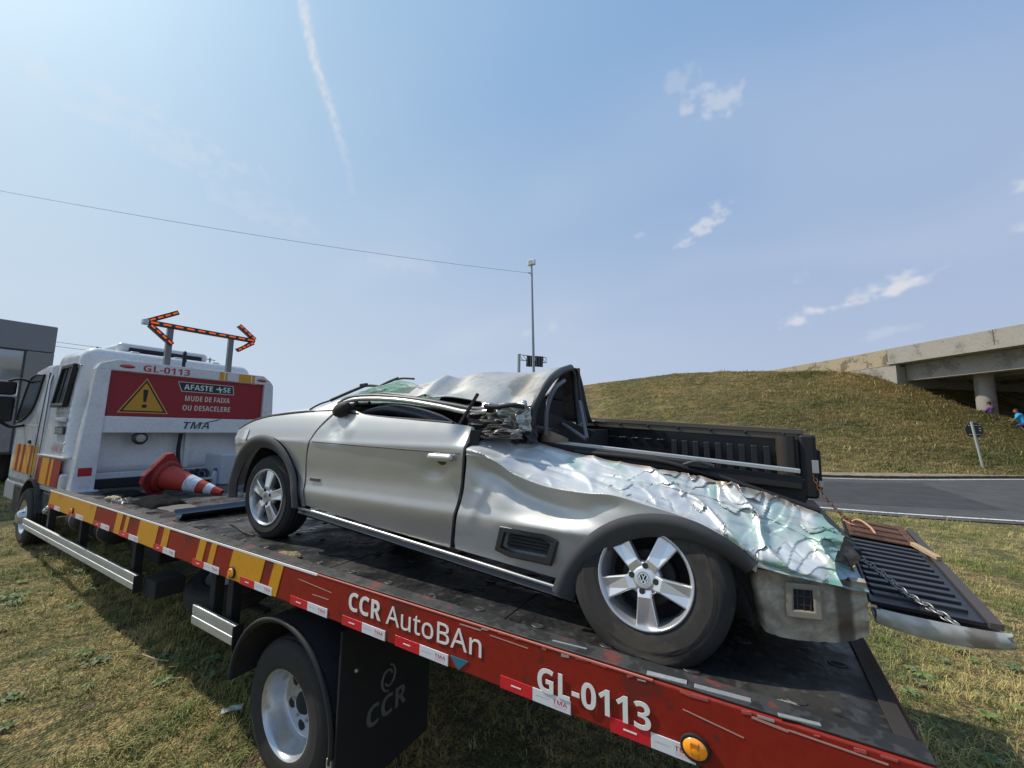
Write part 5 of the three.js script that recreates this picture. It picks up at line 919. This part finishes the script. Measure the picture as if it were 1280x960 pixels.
CP('hanging_seal', sheet((u, v) => { const y = lerp(1.30, 1.90, v); return [dR(y) + lerp(.004, lerp(.016, .06, v * v), u), y, -.365 - .01 * u]; }, 3, 20, .02), M.matt);
// crushed pillar: folded sheets of bare and dark metal
function crumple(cx, cy, cz, w, h, d, m, sd, label) {
  const tri = t => Math.abs(((t % 1) + 1) % 1 - .5) * 4 - 1;
  CP('crumpled_pillar_metal', sheet((u, v) => {
    const e = Math.pow(Math.max(0, Math.sin(u * Math.PI) * Math.sin(v * Math.PI)), .35), q = N.noise(u * 3 + sd, v * 3, sd), q2 = N.noise(u * 3, v * 3 + 9, sd + 4);
    const f = .6 * tri(u * 1.5 + v * .7 + q * .8 + sd * .37) + .4 * tri(v * 1.3 - u * .9 + q2 * .9 + sd * .7);
    return [cx + (u - .5) * w + .012 * q * w * 8, cy + (v - .5) * h * (1 + .3 * q2) + .03 * f * h, cz + d * (.6 * e + .75 * f * e)];
  }, 60, 40, .004), m, label);
}
crumple(-1.115, 1.985, -.475, .27, .125, .055, M.foil, 1.3, 'crumpled bare metal of the crushed pillar');
crumple(-1.03, 1.955, -.47, .17, .13, .05, M.foil, 4.1);
crumple(-1.17, 1.925, -.44, .28, .075, .05, std([.10, .095, .088], .5, .4), 7.7, 'dark torn metal of the crushed pillar');
crumple(-1.09, 1.885, -.42, .24, .05, .05, std([.22, .21, .20], .45, .6), 9.2);
crumple(-1.26, 1.965, -.49, .2, .13, .04, M.trim, 11.4, 'dark torn lining of the crushed pillar');
crumple(-1.00, 1.885, -.50, .16, .10, .05, M.trim, 14.9);
CP('torn_lining', tube([[-1.20, 2.03, -.43], [-1.12, 2.022, -.42], [-1.02, 2.03, -.43], [-.97, 2.02, -.45]], .012, 20, 6), M.black);
// rear wall of the cab with its window opening
CP('rear_window_frame', [tube([[-.958, 1.86, -.50], [-.949, 1.985, -.50], [-.923, 2.072, -.52], [-.907, 2.158, -.60], [-.93, 2.242, -.80], [-.955, 2.300, -1.02]], .022, 60, 10), tube([[-.955, 2.300, -1.02], [-.966, 2.25, -1.10], [-.958, 2.10, -1.12], [-.925, 1.86, -1.10]], .018, 40, 10), tube([[-.945, 1.91, -.52], [-.93, 1.90, -.8], [-.925, 1.93, -1.10]], .022, 30, 8)], M.trim, 'dark plastic rear window surround');
CP('rear_window_trim', tube([[-.905, 1.88, -.56], [-.897, 2.02, -.56], [-.888, 2.117, -.62], [-.905, 2.19, -.80]], .013, 30, 8), std([.10, .11, .125], .45));
CP('cab_back_and_dark_fill', bb(-1.09, -1.05, 1.60, 2.10, -1.15, -.62, .02), M.matt); CP('cab_back_and_dark_fill', bb(-1.09, -1.05, 2.10, 2.20, -1.15, -.86, .02), M.matt);  // matt black panels added behind the window opening, painting the cabin shade
CP('cab_back_and_dark_fill', bb(-1.06, -1.0, 1.60, 1.90, -1.82, -.56, .02), M.trim);
CP('bent_pillar', [tube([[-.996, 2.33, -1.25], [-.99, 2.2, -1.25], [-.975, 2.09, -1.25], [-.92, 1.93, -1.2]], .017, 24, 8)], M.trim);
CP('torn_panel', sheet((u, v) => [lerp(-.97, -.80, u) + .03 * v, lerp(1.86, lerp(2.0, 1.90, u), v), -.68 - .25 * u], 8, 6, .008), M.trim);
CP('bare_lining', sheet((u, v) => [lerp(-.945, -.80, u), lerp(1.845, lerp(1.925, 1.862, u), v), -.60 + .01 * Math.sin(u * 6)], 10, 5, .006), M.beige);
CP('bed_strut', [rod([-.82, 2.07, -.82], [-.735, 1.865, -.70], .011), rod([-.89, 1.94, -.74], [-.735, 1.86, -.69], .012)], std([.16, .16, .17], .45, .4));
// --- load bed
CP('bed_floor', bb(-1.0, .33, 1.468, 1.49, -1.86, -.62, .004), M.black);
{
  const w = CP('bed_far_wall', sheet((u, v) => { const x = lerp(-1.2, .30, u), y = lerp(1.48, lerp(1.985, 1.90, u), v); return [x, y, -1.875]; }, 10, 4, .02), std([.016, .016, .018], .4, 0, { roughnessMap: blotch }), 'ribbed black bed liner wall');
  for (let k = 0; k < 9; k++) { const x = -.50 + k * .072; part(w, 'liner_rib', bb(x, x + .040, 1.50, 1.85 - .05 * (x + .5), -1.874, -1.852, .008), std([.022, .022, .024], .38)); }
  for (let k = 0; k < 6; k++) { const x = -1.08 + k * .095; part(w, 'liner_slot', bb(x, x + .055, 1.862 - .045 * (x + 1.1), 1.874 - .045 * (x + 1.1), -1.874, -1.862, .004), M.plastic); }
  part(w, 'liner_corner', (() => { const c = new THREE.CylinderGeometry(.055, .055, .40, 16); c.translate(.20, 1.69, -1.872); return c; })(), std([.05, .04, .032], .45));
  const arch = new THREE.CylinderGeometry(.34, .34, .2, 36, 1, false, Math.PI / 2, Math.PI); arch.rotateX(-Math.PI / 2); arch.rotateZ(0); arch.translate(-.37, 1.48, -1.77); part(w, 'wheel_box', arch, M.black);
}
const topR = CP('bed_top_rail', [bar([-1.2, 2.005, -1.90], [.30, 1.915, -1.90], .09, .035), bar([-1.2, 1.977, -1.866], [.27, 1.888, -1.866], .012, .05)], std([.13, .11, .085], .55, .3), 'dusty top rail of the far bed wall');
for (let k = 0; k < 7; k++) { const t = (k + .5) / 7; part(topR, 'rail_bolt', (() => { const s = new THREE.SphereGeometry(.011, 8, 6); s.translate(lerp(-1.2, .30, t), lerp(1.982, 1.89, t), -1.858); return s; })(), M.matt); }
CP('bed_front_wall', bb(-1.0, -.97, 1.49, 1.92, -1.85, -.64, .01), M.black);
CP('bed_near_rail', bar([-.93, 1.848, -.635], [.165, 1.758, -.635], .038, .016), M.galv, 'thin bright rail along the near bed edge');
CP('bed_near_lip', [bar([-.95, 1.818, -.60], [-.20, 1.753, -.60], .04, .05), bar([-.20, 1.735, -.64], [.17, 1.712, -.64], .03, .05)], M.matt);
CP('bed_near_wall', sheet((u, v) => { const x = lerp(-.97, .18, u); return [x, lerp(1.48, 1.82 - .085 * (x + .97), v), -.655]; }, 8, 4, .02), M.black);
CP('loose_seal', tube([[-.75, 1.80, -.575], [-.55, 1.79, -.58], [-.34, 1.772, -.585], [-.22, 1.745, -.585], [-.08, 1.708, -.59], [.06, 1.663, -.595], [.14, 1.638, -.60], [.215, 1.615, -.60]], .013, 60, 8), M.black);
CP('loose_bracket', [bar([-.24, 1.768, -.575], [-.15, 1.762, -.575], .035, .012), tube([[-.25, 1.765, -.56], [-.2, 1.78, -.56], [-.13, 1.765, -.56]], .008, 12, 6)], M.trim);
const post = CP('tail_post', [bb(.27, .36, 1.50, 1.90, -1.99, -1.84, .02), bb(.36, .385, 1.55, 1.80, -1.98, -1.90, .008)], M.black);
part(post, 'latch_plate', bb(.33, .364, 1.66, 1.74, -1.838, -1.833, .002), M.galv); part(post, 'latch_plate', bb(.365, .388, 1.57, 1.61, -1.897, -1.89, .002), M.galv);
// --- tailgate, hanging open
{
  const H1 = V(.335, 1.315, -.55), O1 = V(.650, 1.30, -.57), O2 = V(.765, 1.355, -1.82), H2 = V(.45, 1.395, -1.82);
  const tp = (s, t, h = 0) => { const a = H1.clone().lerp(O1, s), b = H2.clone().lerp(O2, s), p = a.lerp(b, t); return [p.x, p.y + h, p.z]; };
  const tg = new THREE.Group(); tg.name = 'tailgate'; car.add(tg);
  part(tg, 'outer_skin', sheet((u, v) => { const p = tp(u, v), d = .034 * Math.pow(Math.sin(clamp(u * .92 + .06) * Math.PI), .6) + .006; return [p[0], p[1] - d, p[2]]; }, 24, 20, .004), M.silverDusty);
  part(tg, 'inner_panel', sheet((u, v) => tp(lerp(0, .985, u), lerp(.035, 1, v), -.002), 10, 10, -.012), std([.015, .016, .02], .42));
  const gm = std([.020, .022, .028], .38);
  for (let k = 0; k < 11; k++) { const t = .09 + k * .054; part(tg, 'liner_rib', bar(tp(.03, t, .012), tp(.80 - .012 * k * 0, t + .004, .012), .036, .016), gm); }
  part(tg, 'top_edge', bar(tp(.95, .02, .012), tp(.95, .99, .012), .032, .02), std([.06, .048, .045], .6));
  part(tg, 'rusty_panel', sheet((u, v) => tp(lerp(.03, .86, u), lerp(.68, .985, v), .019), 8, 6, -.006), M.brown, 'rusty brown strip of the tailgate');
  for (const t of [.74, .83, .92]) part(tg, 'panel_rib', bar(tp(.08, t, .026), tp(.74, t, .026), .03, .014), M.brown);
  part(tg, 'panel_rib', bar(tp(.80, .70, .026), tp(.80, .98, .026), .03, .014), M.brown);
  part(tg, 'side_edge', sheet((u, v) => { const p = tp(u, .0), d = .040 * Math.pow(Math.sin(clamp(u * .9 + .08) * Math.PI), .6) + .008; return [p[0], p[1] + .004 - d * v, p[2] + .012 + .006 * Math.sin(v * 3)]; }, 40, 8, .02, (u, v) => { const k = clamp(.5 + 1.4 * fbm(u * 9, v * 3, 2, 3)); const r = ss(.62, .5, Math.abs(u - .78) * 6 + fbm(u * 12, v * 6, 3, 3)); return [lerp(lerp(.36, .58, k), .16, r * .6), lerp(lerp(.36, .57, k), .10, r * .6), lerp(lerp(.33, .53, k), .07, r * .6)]; }), M.vsilver, 'bright dirty end of the tailgate');
  for (const u of [.12, .2, .29, .38]) { const p = tp(u, 0); part(tg, 'slot', bar([p[0], p[1] - .014, p[2] + .0175], [p[0] - .004, p[1] - .032, p[2] + .0185], .006, .006, [0, 0, 1]), M.matt); }
  for (const u of [.60, .70, .83]) { const p = tp(u, 0), s = new THREE.SphereGeometry(.009, 10, 8); s.translate(p[0], p[1] - .022, p[2] + .018); part(tg, 'bolt', s, M.rust); }
  const link = (a, b, k, r) => { const g = new THREE.TorusGeometry(r, r * .26, 6, 14); g.scale(1.55, 1, 1); if (k % 2) g.rotateX(Math.PI / 2); const A = V(...a), B = V(...b), d = B.clone().sub(A).normalize(); g.applyQuaternion(new THREE.Quaternion().setFromUnitVectors(V(1, 0, 0), d)); g.translate((a[0] + b[0]) / 2, (a[1] + b[1]) / 2, (a[2] + b[2]) / 2); return g; };
  const chain = (name, pts, n, r, m) => { const c = new THREE.CatmullRomCurve3(pts.map(p => V(...p))), g = []; for (let i = 0; i < n; i++) { const a = c.getPointAt(i / n), b = c.getPointAt((i + 1) / n); part(name, 'chain_link', link(a.toArray(), b.toArray(), i, r), m); } };
  const c1 = new THREE.Group(); c1.name = 'support_chain'; car.add(c1); chain(c1, [[.33, 1.67, -1.86], [.36, 1.56, -1.80], [.42, 1.46, -1.74], [.47, 1.415, -1.62]], 16, .0095, M.rust);
  const c2 = new THREE.Group(); c2.name = 'support_chain'; car.add(c2); chain(c2, [[.36, 1.41, -.86], [.41, 1.378, -.78], [.455, 1.345, -.68], [.50, 1.33, -.60], [.535, 1.315, -.55]], 16, .0105, std([.34, .33, .31], .42, .8));
  part(tg, 'copper_wire', tube([tp(.10, .90, .02), tp(.2, .88, .05), tp(.34, .80, .045), tp(.40, .74, .02)], .006, 24, 6), std([.5, .27, .16], .6));
  part(tg, 'copper_wire', tube([tp(.03, .93, .02), tp(.12, .84, .03), tp(.24, .83, .02)], .006, 16, 6), std([.5, .3, .2], .6));
}
// --- wheels
function carWheel(name, hubX, hubY, z, camber, toe, spin, flat, label, rubber, rs = 1, tw = .20) {
  const w = new THREE.Group(); w.name = name; if (label) w.userData.label = label; w.position.set(hubX, hubY, z); w.rotation.set(camber, toe, 0); car.add(w);
  const R = .302, t = tyreGeo(R, .196 * rs, tw, 4); t.translate(0, 0, -tw / 2); // outer face at z = 0
  { // flatten the tread where it stands on the deck, bulge the wall there
    w.updateMatrix(); const inv = w.matrix.clone().invert(), p = t.attributes.position, q = V(0, 0, 0);
    for (let i = 0; i < p.count; i++) { q.fromBufferAttribute(p, i).applyMatrix4(w.matrix); const d = DY + .002 - q.y; if (d > -.03) { const k = ss(-.03, .02, d); q.z += k * flat * Math.sign(p.getZ(i) + tw / 2) * .5; if (d > 0) q.y = DY + .002; } if (hubX > -1 && z > -1) q.z -= .09 * ss(1.48, 1.60, q.y); q.applyMatrix4(inv); p.setXYZ(i, q.x, q.y, q.z); }
    t.computeVertexNormals();
  }
  part(w, 'tyre', t, rubber);
  part(w, 'rim', lathe([[.199, -.018], [.206, -.008], [.203, -.001], [.194, -.003], [.188, -.02], [.180, -.05], [.175, -.1], [.176, -.16]], 64), M.rim);
  part(w, 'brake_drum', lathe([[.0, -.075], [.11, -.075], [.12, -.085], [.12, -.15]], 40), std([.03, .028, .026], .6, .4));
  part(w, 'wheel_back', lathe([[.0, -.15], [.178, -.15]], 32), M.matt);
  const sp = [];
  for (let k = 0; k < 5; k++) {
    const a = spin + k * 2 * Math.PI / 5;
    const s = new THREE.Shape([[.03, -.026], [.075, -.024], [.19, -.040], [.193, 0], [.19, .040], [.075, .024], [.03, .026]].map(p => new THREE.Vector2(...p)));
    const g = new THREE.ExtrudeGeometry(s, { depth: .022, bevelEnabled: true, bevelSize: .007, bevelThickness: .008, bevelSegments: 3, steps: 1 });
    const p = g.attributes.position; for (let i = 0; i < p.count; i++) { const x = p.getX(i), y = p.getY(i); p.setZ(i, p.getZ(i) - .048 + .016 * Math.sin(clamp((x - .03) / .16) * 2.6) - .012 * ss(.15, .19, x) + (Math.abs(y) > .012 ? .005 : -.004)); }
    g.rotateZ(a); g.computeVertexNormals(); part(w, 'spoke', g, M.rimBright);
  }
  const hub = part(w, 'hub', lathe([[.072, -.05], [.072, -.022], [.064, -.012], [.04, -.008], [.038, -.004], [.0, -.004]], 40), M.rimBright);
  for (let k = 0; k < 4; k++) { const a = spin + .45 + k * Math.PI / 2, g = new THREE.CylinderGeometry(.0125, .0125, .01, 16); g.rotateX(Math.PI / 2); g.translate(Math.cos(a) * .052, Math.sin(a) * .052, -.010); part(w, 'lug_hole', g, M.matt); }
  const em = canvasMat(128, 128, (x) => { x.fillStyle = '#b7babf'; x.fillRect(0, 0, 128, 128); x.fillStyle = '#14202e'; x.beginPath(); x.arc(64, 64, 52, 0, 7); x.fill(); x.strokeStyle = '#d5d8dc'; x.lineWidth = 9; x.beginPath(); x.arc(64, 64, 44, 0, 7); x.stroke(); x.lineWidth = 8; x.beginPath(); x.moveTo(44, 26); x.lineTo(64, 60); x.lineTo(84, 26); x.stroke(); x.beginPath(); x.moveTo(27, 46); x.lineTo(48, 98); x.lineTo(64, 68); x.lineTo(80, 98); x.lineTo(101, 46); x.stroke(); }, .3, { metalness: .3 });
  const cap = new THREE.CircleGeometry(.029, 32); cap.translate(0, 0, -.0025); part(w, 'hub_emblem', cap, em);
  for (const c of w.children) if (c.name !== 'tyre') c.scale.set(rs, rs, 1);
  return w;
}
carWheel('front_wheel', -3.105, 1.388, -.365, 0, .04, 1.45, .01, 'front alloy wheel', M.rubber);
carWheel('rear_wheel', -.372, 1.352, -.305, -.20, -.03, 1.02, .03, 'rear alloy wheel leaning on a dirty half flat tyre', M.rubberDusty, .875, .17);
carWheel('far_front_wheel', -3.105, 1.388, -1.99, 0, Math.PI, .3, .01, null, M.rubber); carWheel('far_rear_wheel', -.36, 1.388, -1.98, 0, Math.PI, .8, .01, null, M.rubber);
// ---------------------------------------------------------------- things lying on the deck
{
  const o = thing('traffic_cone', 'dirty orange traffic cone with white reflective bands lying on the truck bed', 'traffic cone');
  const base = V(-5.98, 1.315, -.74), tip = V(-5.46, 1.13, -1.10), d = tip.clone().sub(base).normalize(), L = .70;
  o.position.copy(base); o.quaternion.setFromUnitVectors(V(0, 0, 1), d); o.rotateZ(.35);
  const bs = new THREE.Shape(); const s = .215, c = .06; [[-s + c, -s], [s - c, -s], [s, -s + c], [s, s - c], [s - c, s], [-s + c, s], [-s, s - c], [-s, -s + c]].forEach((p, i) => i ? bs.lineTo(...p) : bs.moveTo(...p));
  const g = new THREE.ExtrudeGeometry(bs, { depth: .03, bevelEnabled: true, bevelSize: .008, bevelThickness: .008, bevelSegments: 2 }); g.translate(0, 0, -.04); part(o, 'base', boxUV(g), M.orangeDark);
  part(o, 'base_step', lathe([[.185, -.002], [.185, .03], [.17, .045], [.15, .05]], 40), M.orangeDark);
  const r = z => lerp(.15, .034, z / L);
  part(o, 'cone', lathe([[r(.03), .03], [r(.28), .28], [r(.5), .5], [r(L), L], [.026, L + .004], [.024, L - .05], [.0, L - .05]], 40), M.orange);
  for (const [a, b] of [[.30, .43], [.52, .60]]) part(o, 'reflective_band', lathe([[r(a) + .0015, a], [r(b) + .0015, b]], 40), M.reflective);
}
{ // half round metal gutter, dark inside
  const a = V(-4.33, DY, -.30), b = V(-4.28, DY, -.90);
  single('metal_channel', sheet((u, v) => { const p = a.clone().lerp(b, u), k = lerp(-1.25, 1.25, v), r = .10; return [p.x + Math.sin(k) * r * 1.35, p.y + .006 + r * (1 - Math.cos(k)) * .9, p.z + .02 * Math.sin(k)]; }, 10, 16, -.005), std([.08, .09, .11], .32, .7, { roughnessMap: blotch }), 'curved dark metal channel lying across the truck bed by the front wheel', 'metal channel');
}
function rag(name, label, cat, x, z, w, d, h, m, sd) {
  return single(name, sheet((u, v) => { const e = Math.pow(Math.sin(u * Math.PI) * Math.sin(v * Math.PI), .45); return [x + (u - .5) * w * (1 + .25 * fbm(v * 3, sd, 1, 2)), DY + .006 + h * e * (.75 + .8 * fbm(u * 3 + sd, v * 3, 2, 3)), z + (v - .5) * d * (1 + .3 * fbm(u * 3, sd, 4, 2))]; }, 30, 20, -.005), m, label, cat);
}
rag('floor_mat', 'crumpled black floor mat lying in front of the cone', 'mat', -5.35, -.50, .62, .30, .10, phy([.010, .010, .011], 1, 0, { specularIntensity: .15 }), 3);
rag('black_cloth', 'black cloth scrap beside the signal frame foot', 'cloth', -6.35, -.52, .5, .28, .05, phy([.012, .012, .013], 1, 0, { specularIntensity: .15 }), 6);
rag('plastic_shard', 'dark broken plastic trim by the floor mat', 'debris', -5.75, -.36, .34, .16, .045, M.plastic, 8);
rag('carpet_scrap', 'dusty grey carpet scrap under the floor mat', 'debris', -4.98, -.52, .5, .26, .012, std([.12, .11, .095], .95), 12);
{
  const lump = (name, label, x, z, sx, sy, sz, m, s) => { const g = new THREE.IcosahedronGeometry(1, 8), p = g.attributes.position; for (let i = 0; i < p.count; i++) { const a = p.getX(i), b = p.getY(i), c = p.getZ(i), k = 1 + .6 * fbm(a * 2 + s, b * 2, c * 2, 3) + .3 * (ridge(a * 3, b * 3 + s, c * 3) - .5); p.setXYZ(i, x + a * sx * k, Math.max(DY + .003, DY + .003 + sy * .7 + b * sy * k), z + c * sz * k); } g.computeVertexNormals(); return single(name, boxUV(g), m, label, 'debris'); };
  lump('soil_clod', 'dry grass and soil clod on the bed between the front wheel and the rail', -2.52, -.22, .085, .018, .05, std([.22, .17, .10], .95, 0, { bumpMap: grain, bumpScale: .01 }), 2);
  lump('broken_clip', 'small broken clip on the bed beside the rail', -3.02, -.16, .045, .012, .03, M.plastic, 5);
  lump('trim_fragment', 'pale torn trim fragment near the frame foot', -6.02, -.33, .10, .02, .05, std([.3, .27, .16], .8), 7);
  lump('rubber_scrap', 'black rubber scrap lying by the letters on the rail', -1.30, -.16, .05, .03, .03, M.black, 9);
  lump('metal_scrap', 'thin dark metal scrap beside the rail near the rear wheel', -1.62, -.15, .10, .010, .02, M.trim, 11);
  lump('glass_heap', 'little heap of broken pieces on the bed behind the rear wheel', .06, -.20, .04, .012, .025, std([.22, .2, .17], .8), 13);
  const W = (name, label, pts, r, m) => single(name, tube(pts, r, 20, 6), m, label, 'debris');
  W('loose_cable', 'thin black cable lying along the rail', [[-2.05, DY + .012, -.15], [-1.75, DY + .02, -.155], [-1.45, DY + .012, -.15], [-.95, DY + .012, -.15]], .008, M.black);
  W('bent_wire', 'bent black wire on the bed ahead of the front wheel', [[-3.75, DY + .008, -.45], [-3.6, DY + .02, -.42], [-3.4, DY + .01, -.38], [-3.2, DY + .012, -.36]], .007, M.black);
}
{ // box, battery and bottles against the cab wall
  single('clear_box', new RoundedBoxGeometry(.5, .42, .5, 2, .02).translate(-6.6, DY + .212, -1.75), phy([.6, .64, .68], .3, 0, { transmission: .4, thickness: 0 }), 'translucent plastic box standing against the cab wall', 'box');
  const t = thing('tool_rack', 'dark tool tray with chains and straps beside the clear box', 'tool tray');
  part(t, 'tray', bb(-6.85, -6.45, DY + .002, DY + .10, -1.42, -.95, .01), M.chassis); part(t, 'tray_rim', bb(-6.45, -6.42, DY + .085, DY + .115, -1.44, -.93, .005), M.galv);
  for (let k = 0; k < 6; k++) part(t, 'coiled_strap', (() => { const g = new THREE.TorusGeometry(.055, .024, 8, 20); g.rotateY(Math.PI / 2 + .3 * (k % 3)); g.translate(-6.63, DY + .15, -1.40 + .075 * k); return g; })(), k % 2 ? M.black : M.navy);
  const b = thing('bottle', 'blue topped bottle standing between the tray and the clear box', 'bottle'); b.position.set(-6.45, DY + .001, -1.47);
  part(b, 'body', (() => { const g = lathe([[.0, 0], [.04, 0], [.042, .02], [.042, .15], [.02, .19], [.018, .2]], 20); g.rotateX(-Math.PI / 2); return g; })(), phy([.5, .55, .6], .2, 0, { transmission: .3, thickness: 0 })); part(b, 'cap', (() => { const g = new THREE.CylinderGeometry(.02, .02, .03, 16); g.translate(0, .215, 0); return g; })(), std([.02, .08, .35], .4));
}
{ // wooden stick on the tailgate
  single('wooden_stick', bar([.66, 1.378, -1.42], [.70, 1.362, -1.24], .022, .018), M.wood, 'short pale wooden stick lying on the open tailgate', 'stick');
}
{ // litter in the grass
  const bit = (name, label, cat, x, z, w, d, m, a) => { const g = sheet((u, v) => [(u - .5) * w, .012 * N.noise(u * 3, v * 3, a) + .004 * u, (v - .5) * d], 8, 6, -.0015); g.rotateX(.25); g.rotateY(a); g.translate(x, groundH(x, z) + .035, z); single(name, g, m, label, cat); };
  bit('glass_shard', 'pale flat shard lying in the truck shadow ahead of the rear wheel', 'debris', -3.02, -.22, .12, .04, phy([.5, .56, .54], .2, 0), .9);
  bit('plastic_wrapper', 'small pale plastic wrapper in the grass between the tailgate and the road', 'litter', 2.6, -5.2, .16, .08, M.stickerWhite, 1.4);
}
{ // dry twigs in the grass
  const g = (x, z) => groundH(x, z);
  const tw = [[[-4.28, -.07], [-4.18, -.12], [-4.06, -.15], [-3.95, -.20]], [[-4.42, .02], [-4.38, -.04], [-4.34, -.08]]];
  for (let i = 0; i < 2; i++) single('dry_leaf_stalk', tube(tw[i].map(([x, z]) => [x, g(x, z) + .03, z]), .005, 20, 6), std([.42, .33, .16], .85), i ? 'short dry stalk in the grass beside the truck guard' : 'long dry straw coloured stalk in the grass beside the truck guard', 'stalk');
}
renderer.render(scene, camera);
